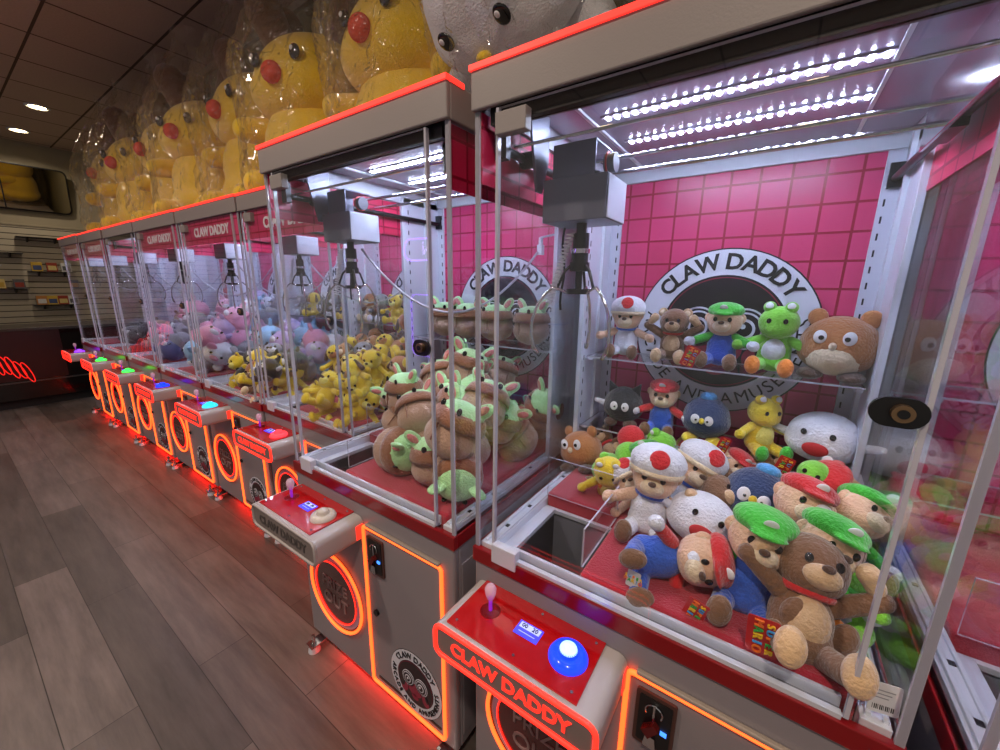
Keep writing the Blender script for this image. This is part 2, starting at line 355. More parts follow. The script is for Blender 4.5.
# black shelves with small boxed cards
card_cols = [(196, 160, 60), (150, 60, 44), (206, 206, 200), (70, 84, 120), (210, 190, 120), (90, 90, 90), (180, 120, 60)]
cardm = [mat('card_box_%s' % n, c, .4, var=.25, bscale=60) for n, c in zip(('gold', 'rust', 'white', 'blue', 'sand', 'grey', 'tan'), card_cols)]
SH = [(.90, 1.40, 2.085, 0, 'upper right shelf, holding nothing'), (.40, .93, 1.85, 0, 'upper left shelf, holding nothing'), (.94, 1.42, 1.60, 3, 'middle right shelf with boxed cards'),
      (.36, .91, 1.35, 3, 'lower left shelf with boxed cards'), (.91, 1.42, 1.11, 4, 'lowest right shelf with boxed cards')]
k_ = 0
for (ya, yb, z, n, lab) in SH:
    t = empty('wall_shelf', (XL + .02, (ya + yb) / 2, z)); tag(t, 'narrow black shelf on the slat board wall, ' + lab, 'shelf', 'black shelves on the slat wall'); h = (yb - ya) / 2
    MB().box(0, .16, -h, h, -.012, .0, dark_m).build('shelf_board', t, bevel=.002)
    mb = MB(); mb.prism([(0, -.012), (.13, -.012), (0, -.07)], -h * .55 - .01, -h * .55 + .01, dark_m, 'XZ'); mb.build('bracket', t)
    mb = MB(); mb.prism([(0, -.012), (.13, -.012), (0, -.07)], h * .55 - .01, h * .55 + .01, dark_m, 'XZ'); mb.build('bracket', t)
    for j in range(n):
        yy = ya + .1 + (yb - ya - .18) * j / max(1, n - 1)
        cb = empty('card_box', (XL + .09, yy, z)); word = ['first', 'second', 'third', 'fourth'][j]
        tag(cb, 'small boxed card pack on the %s, %s from the left' % (lab.split(' with')[0], word), 'boxed cards', 'boxed cards on the wall shelves')
        MB().box(-.02, .02, -.055, .055, 0, .13, cardm[k_ % 7]).build('carton', cb, bevel=.002)
        mb = MB().box(.0201, .0215, -.042, .042, .02, .085, cardm[(k_ + 3) % 7]); mb.build('front_picture', cb); k_ += 1

# ------------------------------------------------------------------ the claw machine
W_ = .80; DP = .85; Z0 = .06; ZD = .822; ZF = 1.821; ZT = 1.893
def panel(name, parent, a, b, thick_axis, z0, z1, t=.010, m=glass_m, em=edge_m, rad=0):
    """a glass pane from a(x,y) to b(x,y); broad faces clear, edges bright"""
    (x0, y0), (x1, y1) = a, b; mb = MB()
    if thick_axis == 'Y':
        vs = [(x0, y0, z0), (x1, y0, z0), (x1, y0, z1), (x0, y0, z1), (x0, y0 + t, z0), (x1, y0 + t, z0), (x1, y0 + t, z1), (x0, y0 + t, z1)]
    else:
        vs = [(x0, y0, z0), (x0, y1, z0), (x0, y1, z1), (x0, y0, z1), (x0 + t, y0, z0), (x0 + t, y1, z0), (x0 + t, y1, z1), (x0 + t, y0, z1)]
    mb.add(vs, [(0, 1, 2, 3), (7, 6, 5, 4)], m); mb.add(vs, [(0, 4, 5, 1), (1, 5, 6, 2), (2, 6, 7, 3), (3, 7, 4, 0)], em)
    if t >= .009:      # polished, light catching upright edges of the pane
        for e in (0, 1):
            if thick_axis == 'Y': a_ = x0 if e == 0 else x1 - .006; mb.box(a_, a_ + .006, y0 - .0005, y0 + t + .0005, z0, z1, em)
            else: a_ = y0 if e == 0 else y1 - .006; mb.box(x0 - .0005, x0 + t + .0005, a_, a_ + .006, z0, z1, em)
    o = mb.build(name, parent, fixn=False); return o

def make_machine():
    r = empty('claw_machine')
    # base cabinet (a hollow shell so that the chute can drop into it)
    mb = MB(); mb.box(0, W_, 0, .02, Z0, .782, body_m); mb.box(0, .02, .02, DP, Z0, .782, body_m); mb.box(W_ - .02, W_, .02, DP, Z0, .782, body_m)
    mb.box(.02, W_ - .02, DP - .02, DP, Z0, .782, body_m); mb.box(.02, W_ - .02, .02, DP - .02, Z0, Z0 + .02, body_m)
    cab = mb.build('cabinet', r, bevel=.006)
    mb = MB(); mb.box(W_ - .006, W_ + .003, .03, DP - .03, .1, .72, body_m); mb.build('side_access_panel', cab, bevel=.003)
    # red trim band running round the top of the cabinet
    mb = MB(); mb.box(-.004, W_ + .004, -.005, .012, .782, ZD, red_m); mb.box(-.004, .012, .012, DP, .782, ZD, red_m); mb.box(W_ - .012, W_ + .004, .012, DP, .782, ZD, red_m); mb.box(.012, W_ - .012, DP - .012, DP, .782, ZD, red_m)
    mb.build('red_trim_band', r, bevel=.002)
    # aluminium deck frame and rails
    for o_ in (0, W_ - .062):
        mb = MB(); mb.box(.012 + o_, .05 + o_, .012, DP - .012, .80, .834, alu_m)
        mb.box(.018 + o_, .026 + o_, .02, DP - .02, .833, .842, alu_m); mb.box(.040 + o_, .047 + o_, .02, DP - .02, .833, .840, alu_m)
        for yy in (.10, .22, .45): mb.box(.0265 + o_, .0395 + o_, yy, yy + .012, .833, .8365, dark_m)
        mb.build('side_rail', r, bevel=.0015)
    mb = MB(); mb.box(.10, .728, .0, .012, .822, .832, alu_m); mb.box(.10, .728, .012, .022, .818, .826, steel_m); mb.box(.10, .728, .022, .030, .818, .845, alu_m)
    mb.build('front_door_track', r, bevel=.001)
    # carpeted prize floor round the chute
    L = [(.05, .30), (.275, .30), (.275, .03), (.75, .03), (.75, .80), (.05, .80)]
    mb = MB(); mb.prism(L, .79, .852, carpet_m, 'XY'); mb.build('carpeted_prize_floor', r, bevel=.008)
    # chute
    cx0, cx1, cy0, cy1 = .085, .262, .045, .285
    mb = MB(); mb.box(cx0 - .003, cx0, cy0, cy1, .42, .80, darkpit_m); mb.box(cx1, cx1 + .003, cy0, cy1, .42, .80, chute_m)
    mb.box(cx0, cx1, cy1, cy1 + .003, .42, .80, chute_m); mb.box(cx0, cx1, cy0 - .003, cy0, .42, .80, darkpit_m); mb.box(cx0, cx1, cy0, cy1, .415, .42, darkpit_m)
    ch = mb.build('prize_chute', r)
    mb = MB(); mb.box(.05, cx0, .03, .298, .795, .812, steel_light_m); mb.box(cx0, cx1 + .01, cy1, .298, .795, .812, alu_m); mb.box(cx1, .274, .03, cy1, .795, .812, alu_m); mb.box(cx0, cx1, .03, cy0, .795, .812, alu_m)
    mb.build('chute_rim', ch, bevel=.001)
    g = panel('chute_guard', r, (.055, .292), (.268, .292), 'Y', .852, .975, .004, acry_m)
    g = panel('chute_guard', r, (.270, .05), (.270, .292), 'X', .852, .95, .004, acry_m)
    # glass
    panel('side_glass', r, (0, .004), (0, DP - .06), 'X', ZD, ZF, .010)
    panel('side_glass', r, (W_ - .010, .004), (W_ - .010, DP - .06), 'X', ZD, ZF, .010)
    d = panel('glass_door', r, (.055, .0), (.736, .0), 'Y', ZD + .008, ZF - .004, .009)
    for (z0, z1) in ((.806, .856), (1.766, 1.806)):
        MB().box(.058, .128, -.009, .013, z0, z1, steel_light_m if z0 < 1 else canopy_m).build('door_bracket', d, bevel=.002)
    mb = MB(); mb.prism(rrect(.676, .735, 1.305, 1.345, .0195), -.006, 0, dark_m, 'XZ'); lk = mb.build('door_lock', d, smooth=True)
    mb = MB(); mb.cyl((.708, -.006, 1.326), (.708, -.016, 1.326), .0115, mat('brass_lock_ring', (150, 120, 90), .3, .9)); mb.cyl((.708, -.016, 1.326), (.708, -.018, 1.326), .006, dark_m); mb.build('lock_cylinder', lk, smooth=True)
    # back panel, uprights
    bp = MB().box(.052, .748, .80, .812, .80, 1.868, pinktile_m).build('tiled_back_panel', r)
    MB().box(.0, W_, DP - .012, DP, .82, 1.83, body_m).build('rear_sheet', r)
    badge(frame((.415, .7995, 1.335), (1, 0, 0), (0, 0, 1)), .272, bp)
    for sx in (0, 1):
        X = (lambda a: a) if sx == 0 else (lambda a: W_ - a)
        mb = MB(); q = lambda a, b: (min(X(a), X(b)), max(X(a), X(b)))
        x0, x1 = q(.012, .056); mb.box(x0, x1, .792, .80, .83, 1.85, steel_light_m)
        x0, x1 = q(.012, .020); mb.box(x0, x1, .56, .792, .83, 1.85, steel_light_m)
        x0, x1 = q(.020, .030); mb.box(x0, x1, .70, .712, .83, 1.85, white_m)
        x0, x1 = q(.020, .026); mb.box(x0, x1, .56, .575, .83, 1.85, white_m)
        for k in range(22):
            z = .88 + k * .043
            x0, x1 = q(.043, .047); mb.box(x0, x1, .7905, .792, z, z + .018, dark_m)
            x0, x1 = q(.0199, .0212); mb.box(x0, x1, .60, .604, z, z + .018, dark_m)
        mb.build('slotted_upright', r)
        x0, x1 = q(-.0008, .012)
        # header strip inside the side glass, tiled, lettered outward
        hx0, hx1 = q(.0105, .0135)
        hd = MB().box(hx0, hx1, .01, .79, 1.688, ZF, pinkside_m).build('tiled_side_header', r)
        lt = MB()
        if sx == 1: text(lt, 'CLAW DADDY', .068, text_white, frame((W_ - .0095, .36, 1.748), (0, 1, 0), (0, 0, 1)))
        if sx == 1: lt.build('lettering', hd)
    # canopy
    mb = MB(); mb.box(-.004, W_ + .004, -.006, .006, ZF, ZT, canopy_m); mb.box(-.004, .008, .006, DP, ZF, ZT, canopy_m); mb.box(W_ - .008, W_ + .004, .006, DP, ZF, ZT, canopy_m)
    mb.box(.008, W_ - .008, DP - .012, DP, ZF, ZT, canopy_m); mb.box(.008, W_ - .008, .006, DP - .012, ZT - .008, ZT, canopy_m)
    cp = mb.build('canopy', r, bevel=.003)
    mb = MB(); mb.box(-.006, W_ + .006, -.010, -.004, ZT - .002, ZT + .008, red_em); mb.box(W_ + .002, W_ + .006, -.004, .05, ZT - .002, ZT + .008, red_em); mb.box(-.006, -.002, -.004, .05, ZT - .002, ZT + .008, red_em)
    mb.build('red_light_strip', cp)
    mb = MB(); mb.box(.03, W_ - .03, .016, .03, 1.796, 1.83, dark_m); mb.box(.03, W_ - .03, .03, .036, 1.802, 1.84, mat('dark_bronze_track', (70, 64, 62), .35, .5)); mb.box(.03, W_ - .03, .044, .050, 1.80, 1.845, MATS['dark_bronze_track']); mb.build('upper_door_track', cp)
    # inner ceiling with white side liners
    mb = MB(); mb.box(.01, W_ - .01, .05, .80, 1.876, 1.882, lilac_m); ic = mb.build('inner_ceiling', r)
    mb = MB(); mb.box(.014, .020, .05, .80, 1.826, 1.876, white_m); mb.box(W_ - .020, W_ - .014, .05, .80, 1.826, 1.876, white_m); mb.box(.02, W_ - .02, .786, .80, 1.835, 1.876, white_m)
    mb.box(.12, .128, .05, .786, 1.870, 1.876, white_m); mb.box(.665, .672, .05, .786, 1.870, 1.876, white_m); mb.build('ceiling_liner', ic)
    for yy in (.305, .490):
        mb = MB(); mb.box(.15, .67, yy - .011, yy + .011, 1.872, 1.876, lilac_m)
        for k in range(24):
            x = .163 + k * .0212; mb.box(x, x + .0065, yy - .009, yy + .009, 1.870, 1.872, led_m)
        mb.build('light_bar', ic)
    for xx, yy in ((.19, .20), (.56, .20)):
        MB().lathe([(.016, 0), (.016, -.004), (.011, -.005)], spot_em, (xx, yy, 1.876)).build('ceiling_spot', ic, smooth=True)
    # shelves
    for z, y0 in ((1.236, .60), (.985, .58)):
        sh = panel('acrylic_shelf', r, (.07, y0), (.73, y0), 'Y', 0, 1, .001)
        bpy.data.meshes.remove(sh.data) if False else None
        me = MB(); me.add([(.03, y0, z), (.77, y0, z), (.77, .785, z), (.03, .785, z), (.03, y0, z + .005), (.77, y0, z + .005), (.77, .785, z + .005), (.03, .785, z + .005)], [(0, 3, 2, 1), (4, 5, 6, 7)], acry_m)
        me.add([(.03, y0, z), (.77, y0, z), (.77, .785, z), (.03, .785, z), (.03, y0, z + .005), (.77, y0, z + .005), (.77, .785, z + .005), (.03, .785, z + .005)], [(0, 1, 5, 4), (1, 2, 6, 5), (2, 3, 7, 6), (3, 0, 4, 7)], edge_m)
        n2 = me.build('acrylic_shelf', r, fixn=False); bpy.data.objects.remove(sh)
        for xb in (.03, .755): MB().box(xb, xb + .015, y0 + .02, .785, z - .012, z, steel_light_m).build('shelf_bracket', n2)
    # gantry
    for xx in (.035, W_ - .035):
        gt = MB(); gt.tube([(xx, .06, 1.762), (xx, .78, 1.762)], .009, dark_m, 10)
        gt.box(xx - .014, xx + .014, .045, .062, 1.74, 1.80, dark_m); gt.box(xx - .014, xx + .014, .775, .786, 1.74, 1.80, dark_m)
        gt.build('gantry_side_rail', r, smooth=True)
    for yy, zz, rr in ((.075, 1.768, .0035), (.325, 1.788, .005), (.375, 1.768, .005)):
        MB().tube([(.05, yy, zz), (W_ - .04, yy, zz)], rr, chrome_m, 10).build('gantry_cross_rod', r, smooth=True)
    mb = MB(); mb.box(W_ - .062, W_ - .056, .05, .42, 1.735, 1.845, chrome_m); mb.box(W_ - .056, W_ - .03, .30, .40, 1.74, 1.80, dark_m); mb.build('gantry_end_plate', r, bevel=.001)
    mb = MB(); mb.prism([(.10, 1.855), (.19, 1.855), (.19, 1.76), (.165, 1.69), (.14, 1.69)], .066, .072, steel_m, 'YZ')
    mb.cyl((.026, .15, 1.762), (.066, .15, 1.762), .018, dark_m); mb.build('gantry_motor_bracket', r, smooth=True)
    cr = MB(); cr.box(.085, .235, .145, .265, 1.622, 1.712, steel_m); cr.box(.2355, .238, .148, .262, 1.624, 1.710, steel_light_m)
    c_ = cr.build('claw_carriage', r, bevel=.003)
    mb = MB(); mb.box(.10, .20, .16, .163, 1.712, 1.785, steel_m); mb.box(.10, .20, .16, .26, 1.782, 1.785, steel_m); mb.box(.10, .103, .163, .26, 1.712, 1.782, steel_m); mb.build('carriage_hood', c_)
    mb = MB(); mb.cyl((.205, .21, 1.745), (.228, .21, 1.745), .020, mat('grey_drum', (120, 118, 126), .4)); mb.cyl((.21, .21, 1.745), (.213, .21, 1.745), .024, mat('red_winch_band', (190, 60, 60), .4)); mb.build('winch_drum', c_, smooth=True)
    # claw
    cxx, cyy = .162, .195
    mb = MB(); mb.tube([(cxx, cyy, 1.622), (cxx, cyy, 1.60)], .012, dark_m); mb.tube([(cxx, cyy, 1.60), (cxx, cyy, 1.535)], .019, dark_m, 16); mb.tube([(cxx, cyy, 1.565), (cxx, cyy, 1.555)], .022, chrome_m, 16)
    mb.tube([(cxx, cyy, 1.535), (cxx, cyy, 1.515)], .023, dark_m, 16); mb.tube([(cxx, cyy, 1.515), (cxx, cyy, 1.47)], .008, dark_m, 12); mb.tube([(cxx, cyy, 1.474), (cxx, cyy, 1.462)], .028, dark_m, 18)
    cl = mb.build('claw', r, smooth=True)
    for k in range(3):
        a = R(-25 + 120 * k); dx, dy = math.cos(a), math.sin(a)
        P = lambda d, z: (cxx + dx * d, cyy + dy * d, z)
        mb = MB(); mb.tube([P(.018, 1.53), P(.034, 1.515), P(.045, 1.49), P(.05, 1.478)], .0035, dark_m, 8)
        pts = [P(.012, 1.468), P(.03, 1.466), P(.047, 1.474), P(.060, 1.478), P(.078, 1.462), P(.097, 1.435), P(.108, 1.40), P(.110, 1.365), P(.104, 1.335), P(.092, 1.318)]
        mb.tube(pts, [.0035] * 8 + [.005, .004], chrome_m, 8); mb.build('claw_finger', cl, smooth='all')
    pts = [(cxx - .035 - .03 * math.sin(t * PI) * 1, cyy - .01, 1.615 - .29 * t) for t in [i / 10 for i in range(11)]]
    hel = []
    for i in range(240):
        t = i / 239; px = .150 - .05 * t + .0 * math.sin(t * PI); pz = 1.60 - .16 * t; hel.append((px + .008 * math.cos(t * 2 * PI * 20), cyy - .03 + .008 * math.sin(t * 2 * PI * 20), pz))
    MB().tube(hel, .0018, mat('grey_coil_cord', (186, 186, 192), .4), 5).build('coiled_cord', cl, smooth='all')
    mb = MB(); mb.tube([(.105 - .004 * math.sin(t * 9), cyy + .03, 1.62 - .20 * t) for t in [i / 10 for i in range(11)]], .003, dark_m, 8); mb.build('black_cord', cl, smooth='all')
    # hanging cable from the carriage to a connector on the right-hand upright
    pts = []
    for i in range(25):
        t = i / 24; pts.append((.19 + .50 * t, .22 + .38 * t, 1.60 * (1 - t) + 1.60 * t - .22 * 4 * t * (1 - t) * (1.0)))
    MB().tube(pts, .0042, mat('silver_sheathed_cable', (176, 172, 182), .3, .4), 8).build('hanging_cable', r, smooth='all')
    mb = MB(); mb.box(.685, .705, .60, .62, 1.59, 1.625, white_m); mb.box(.690, .700, .602, .618, 1.625, 1.65, white_m); mb.tube([(.695, .61, 1.65), (.74, .68, 1.67), (.765, .70, 1.66)], .004, white_m, 8); mb.build('cable_connector', r, bevel=.002)
    # ---- control box
    cb = MB(); prof = rrect(.012, .405, .648, .733, .022)
    cb.prism(prof, -.165, .0, mat('silver_plastic', (176, 168, 168), .32), 'XZ'); ctl = cb.build('control_box', r, smooth=True, bevel=.002)
    MB().prism(rrect(.024, .393, .660, .721, .014), -.1685, -.165, mat('grey_front_plate', (120, 108, 104), .4), 'XZ').build('front_plate', ctl)
    lt = MB(); text(lt, 'CLAW DADDY', .0431, text_redlit, frame((.2085, -.169, .690), (1, 0, 0), (0, 0, 1))); lt.build('lettering', ctl)
    rim = [(p[0], -.168, p[1]) for p in rrect(.016, .401, .652, .729, .02)]
    MB().tube(rim, .0052, redneon_em, 8, closed=True).build('rim_light', ctl, smooth='all')
    MB().box(.405, .4065, -.030, -.004, .664, .712, redneon_em).build('side_reflected_glow', ctl)  # glowing strip stands in for the neon's red reflection on the box side
    MB().box(.040, .357, -.155, .0, .7325, .7375, panel_red_m).build('red_top_plate', ctl, bevel=.001)
    for (sx_, sy_) in ((.058, -.14), (.21, -.14), (.34, -.14), (.058, -.014), (.21, -.014), (.34, -.014)): MB().lathe([(.0035, 0), (.003, .002)], chrome_m, (sx_, sy_, .7375), 10).build('panel_screw', ctl)
    mb = MB(); mb.box(.178, .236, -.092, -.055, .7375, .7395, lcd_em); mb.box(.182, .232, -.073, -.058, .7395, .7400, lcd2_em)
    scn = mb.build('display_screen', ctl)
    lt = MB(); text(lt, '00   20', .014, mat('display_digits', (40, 40, 120), .4), frame((.207, -.066, .7402), (1, 0, 0), (0, 1, 0))); lt.box(.187, .227, -.083, -.0815, .7395, .7398, lcd2_em); lt.build('display_digits', scn)
    mb = MB(); mb.lathe([(.024, 0), (.024, .004), (.019, .006)], acry_m, (.105, -.075, .7375)); mb.tube([(.105, -.075, .74), (.105, -.075, .775)], .0045, mat('violet_joystick_shaft', (120, 40, 130), .3, emit=(170, 40, 230), es=.5), 10)
    mb.lathe([(.004, .030), (.009, .036), (.0135, .050), (.0135, .062), (.009, .070), (.003, .073)], crystal_m, (.105, -.075, .7375), 10); mb.build('joystick', ctl, smooth=True)
    bt = MB().lathe([(.041, 0), (.041, .004), (.036, .012), (.030, .015), (.0295, .013), (.020, .013), (.018, .022), (.010, .026)], MATS['button_blue'], (.304, -.078, .7375), 28).build('push_button', ctl, smooth=True)
    MB().lathe([(.0185, .0), (.017, .004), (.010, .008), (.003, .009)], MATS['button_centre'], (.304, -.078, .7375 + .0205), 24).build('button_centre', bt, smooth=True)
    # ---- service door
    sd = MB().prism(rrect(.418, .752, .092, .700, .012), -.004, 0, body_m, 'XZ').build('service_door', r)
    mb = MB().box(.425, .75, -.012, 0, .712, .722, mat('bronze_cover_strip', (176, 162, 150), .35, .4)); mb.build('cover_strip', r, bevel=.003)
    pts = [(p[0], -.006, p[1]) for p in rrect(.408, .756, .082, .708, .012, 4)]
    MB().tube(pts, .0055, orange_m, 8, closed=True).build('neon_tube', sd, smooth='all')
    mb = MB().prism(rrect(.430, .507, .550, .684, .006), -.010, -.004, mat('dark_bronze_plate', (96, 66, 60), .3, .5), 'XZ')
    mb.prism(rrect(.437, .500, .560, .676, .004), -.012, -.010, dark_m, 'XZ'); cm = mb.build('coin_mechanism', sd)
    mb = MB(); mb.box(.465, .469, -.016, -.012, .625, .665, chrome_m); mb.tube([(.467 + .016 * math.cos(a), -.014, .648 + .016 * math.sin(a)) for a in [R(-30 + 240 * i / 16) for i in range(17)]], .0018, chrome_m, 6); mb.build('coin_slot', cm)
    mb = MB(); mb.prism([(.448, .605), (.470, .628), (.480, .618), (.462, .590)], -.026, -.012, mat('red_return_lever', (120, 40, 40), .25, .6), 'XZ'); mb.prism([(.452, .562), (.478, .562), (.474, .590), (.456, .590)], -.02, -.012, chrome_m, 'XZ'); mb.build('coin_return_lever', cm)
    MB().box(.482, .494, -.015, -.012, .604, .612, mat('blue_indicator', (70, 140, 255), .3, emit=(60, 130, 255), es=2)).build('indicator_light', cm)
    MB().cyl((.452, -.004, .392), (.452, -.012, .392), .011, dark_m).build('door_lock', sd, smooth=True)
    mb = MB(); mb.box(.44, .74, -.0055, -.004, .108, .118, dark_m); mb.build('door_vent', sd)
    badge(frame((.628, -.0042, .213), (1, 0, 0), (0, 0, 1)), .118, sd)
    # ---- prize opening
    c0 = (.208, .344); B = frame((c0[0], -.0005, c0[1]), (1, 0, 0), (0, 0, 1))
    mb = MB(); disc(mb, B, 0, 0, .158, .158, 0, .002, dark_m, n=48); disc(mb, B, 0, 0, .146, .146, .002, .004, mat('grey_violet_ring', (150, 144, 170), .3), n=48); disc(mb, B, 0, 0, .126, .126, .004, .006, mat('smoky_red_flap', (92, 16, 22), .12, coat=.5), n=48)
    pz = mb.build('prize_door', r)
    lt = MB(); text(lt, 'PRIZE', .062, mat('grey_prize_lettering', (150, 120, 118), .4), B @ Matrix.Translation((0, .028, .0075))); text(lt, 'OUT', .072, MATS['grey_prize_lettering'], B @ Matrix.Translation((0, -.042, .0075))); lt.build('lettering', pz)
    MB().tube([(c0[0] + .158 * math.cos(a), -.008, c0[1] + .158 * math.sin(a)) for a in [2 * PI * i / 48 for i in range(48)]], .0055, orange_m, 8, closed=True).build('neon_ring', pz, smooth='all')
    MB().tube([(c0[0] + .125 * math.cos(a), -.0085, c0[1] + .125 * math.sin(a)) for a in [2 * PI * i / 48 for i in range(48)]], .0022, redneon_em, 6, closed=True).build('inner_neon_ring', pz, smooth='all')
    # ---- casters, levelling feet, red underglow
    for (xx, yy) in ((.09, .07), (.71, .07), (.09, .78), (.71, .78)):
        mb = MB(); mb.cyl((xx - .014, yy, .026), (xx + .014, yy, .026), .026, rub_m, 18); mb.box(xx - .018, xx - .015, yy - .012, yy + .012, .02, .06, chrome_m); mb.box(xx + .015, xx + .018, yy - .012, yy + .012, .02, .06, chrome_m); mb.box(xx - .022, xx + .022, yy - .022, yy + .022, .054, .060, chrome_m)
        mb.build('caster', r, smooth=True)
    for xx in (.05, .75):
        mb = MB(); mb.box(xx - .022, xx + .022, -.052, .03, .030, .036, chrome_m); mb.tube([(xx, -.03, .036), (xx, -.03, .075)], .006, chrome_m, 10); mb.tube([(xx, -.03, 0), (xx, -.03, .012), (xx, -.03, .030)], [.024, .022, .012], alu_m, 16); mb.tube([(xx, -.03, .036), (xx, -.03, .046)], .012, chrome_m, 6)
        mb.build('levelling_foot', r, smooth=True)
    mb = MB(); mb.box(.12, .68, .05, .056, .050, .060, under_em); mb.build('underglow_strip', r)
    return r

def btn(name, col, em, es): return mat('button_' + name, col, .15, emit=em, es=es, coat=.5)
btn('blue', (30, 70, 255), (16, 56, 255), 1.2); btn('centre', (200, 225, 255), (150, 205, 255), 1.3); btn('off', (200, 190, 180), (200, 190, 180), .05); btn('red', (255, 60, 70), (255, 60, 70), 1.3)
btn('green', (60, 255, 90), (60, 255, 90), 1.4); btn('teal', (50, 200, 220), (40, 190, 210), 1.4); btn('violet', (140, 60, 255), (140, 60, 255), 1.4)
grey_unlit = mat('unlit_grey_rim', (170, 162, 160), .4)

proto = make_machine()
MX = [(1, -.553, .700, 0), (2, -1.419, .693, 0), (3, -2.247, .964, 0), (4, -3.058, .957, 0), (5, -3.869, .950, 0), (6, -4.680, .943, 0), (7, -5.491, .932, 0), (8, -6.302, .918, 0), (0, .313, .700, 0)]
MLAB = {1: 'nearest full claw machine with blue glowing button and mixed plush toys', 2: 'second claw machine, filled with brown and mint green plush toys, unlit control box',
        3: 'third claw machine, holding yellow and dark brown plush toys, red button', 4: 'fourth claw machine along the row, dark, yellow and pastel toys, teal button',
        5: 'fifth claw machine along the row, blue button and pastel plush toys', 6: 'sixth claw machine along the row, green button, left of the blue button one',
        7: 'seventh claw machine along the row, green button, next to the last one', 8: 'farthest claw machine, last in the row before the counter, violet button',
        0: 'claw machine cut off by the right frame edge with an almost bare red floor'}
BTN = {1: 'blue', 2: 'off', 3: 'red', 4: 'teal', 5: 'blue', 6: 'green', 7: 'green', 8: 'violet', 0: 'red'}
MACH = {}
for (i, x, y, rz) in MX:
    o = proto if i == 1 else copy_tree(proto)
    o.location = (x, y, 0); o.rotation_euler.z = R(rz)
    tag(o, MLAB[i], 'claw machine', 'claw machines in a row'); MACH[i] = o
for i in (3, 4, 5, 7, 8):
    fh = MB().box(.062, W_ - .012, .0105, .0135, 1.688, ZF, pinktile_m).build('tiled_front_header', MACH[i])
    lt = MB(); text(lt, 'CLAW DADDY', .0681, text_white, frame((.44, .0095, 1.752), (1, 0, 0), (0, 0, 1))); lt.build('lettering', fh)
def walk(o):
    yield o
    for c in o.children: yield from walk(c)
for i, o in MACH.items():
    for c in walk(o):
        n = c.name.split('.')[0]
        if n == 'push_button' and i != 1:
            c.data = c.data.copy(); c.data.materials[0] = MATS['button_' + BTN[i]]
        if i == 2 and n in ('rim_light',) or i == 2 and n == 'lettering' and c.parent.name.split('.')[0] == 'control_box':
            c.data = c.data.copy(); c.data.materials[0] = grey_unlit if n == 'rim_light' else text_dark
        if n == 'button_centre' and i != 1: c.data = c.data.copy(); c.data.materials[0] = MATS['button_' + BTN[i]]
        if n == 'push_button': c['label'] = {'off': 'unlit whitish push button'}.get(BTN[i], BTN[i] + ' glowing push button')


# neon sign board across the aisle; the glass doors mirror it
purple_em = mat('purple_neon_tube', (170, 80, 255), .4, emit=(150, 60, 255), es=9)
sg = empty('neon_sign_board', (-3.45, -2.3, 0)); tag(sg, 'purple neon WIN sign on a dark board, seen mirrored in the second machine glass', 'neon sign')
MB().box(-.75, .75, -.05, 0, .0, 2.3, dark_m).build('board', sg, bevel=.006)
pts = [(p[0], .02, p[1]) for p in rrect(-.62, .62, 1.78, 2.04, .12, 6)]; MB().tube(pts, .012, purple_em, 8, closed=True).build('neon_outline', sg, smooth='all')
pts = [(p[0], .02, p[1]) for p in rrect(-.52, -.02, .55, 1.35, .08, 6)]; MB().tube(pts, .008, purple_em, 8, closed=True).build('neon_outline', sg, smooth='all')
lt = MB(); text(lt, 'WIN', .24, mat('pale_violet_lettering', (230, 200, 255), .4, emit=(225, 190, 255), es=5), frame((-.05, .02, 1.91), (-1, 0, 0), (0, 0, 1))); lt.build('lettering', sg)
# ------------------------------------------------------------------ soft toys
def plushm(name, col, var=.12, rough=.85):
    return mat('plush_' + name, col, rough, bump=.55, bscale=170, sheen=.5, var=var)
P_ = {n: plushm(n, c) for n, c in dict(white=(225, 226, 234), cream=(226, 204, 170), tan=(206, 170, 128), peach=(226, 184, 150), brown=(122, 84, 54), darkbrown=(84, 56, 38), mushroom=(176, 112, 58),
    red=(206, 24, 30), green=(64, 190, 50), lime=(132, 214, 60), blue=(44, 92, 196), navy=(34, 56, 96), sky=(80, 160, 220), yellow=(236, 206, 40), pale_yellow=(238, 228, 120), orange=(250, 140, 40), black=(20, 20, 22),
    mint=(176, 226, 160), rose=(214, 130, 126), sack=(176, 142, 118), sackdark=(140, 90, 58), grey=(150, 152, 160), darkgrey=(78, 76, 82), pink=(236, 160, 190), lilac=(196, 170, 214), pale_blue=(150, 196, 232), steelblue=(74, 86, 140), gold=(250, 204, 30)).items()}
eye_m = mat('glossy_black_eye', (10, 10, 12), .12, coat=.6)
eyew_m = mat('white_felt_eye', (236, 236, 240), .6)
mouth_m = mat('red_felt_mouth', (176, 34, 34), .8)
tagred_m = mat('red_card_tag', (198, 26, 34), .35)
tagwhite_m = mat('white_card_tag', (222, 222, 224), .45)

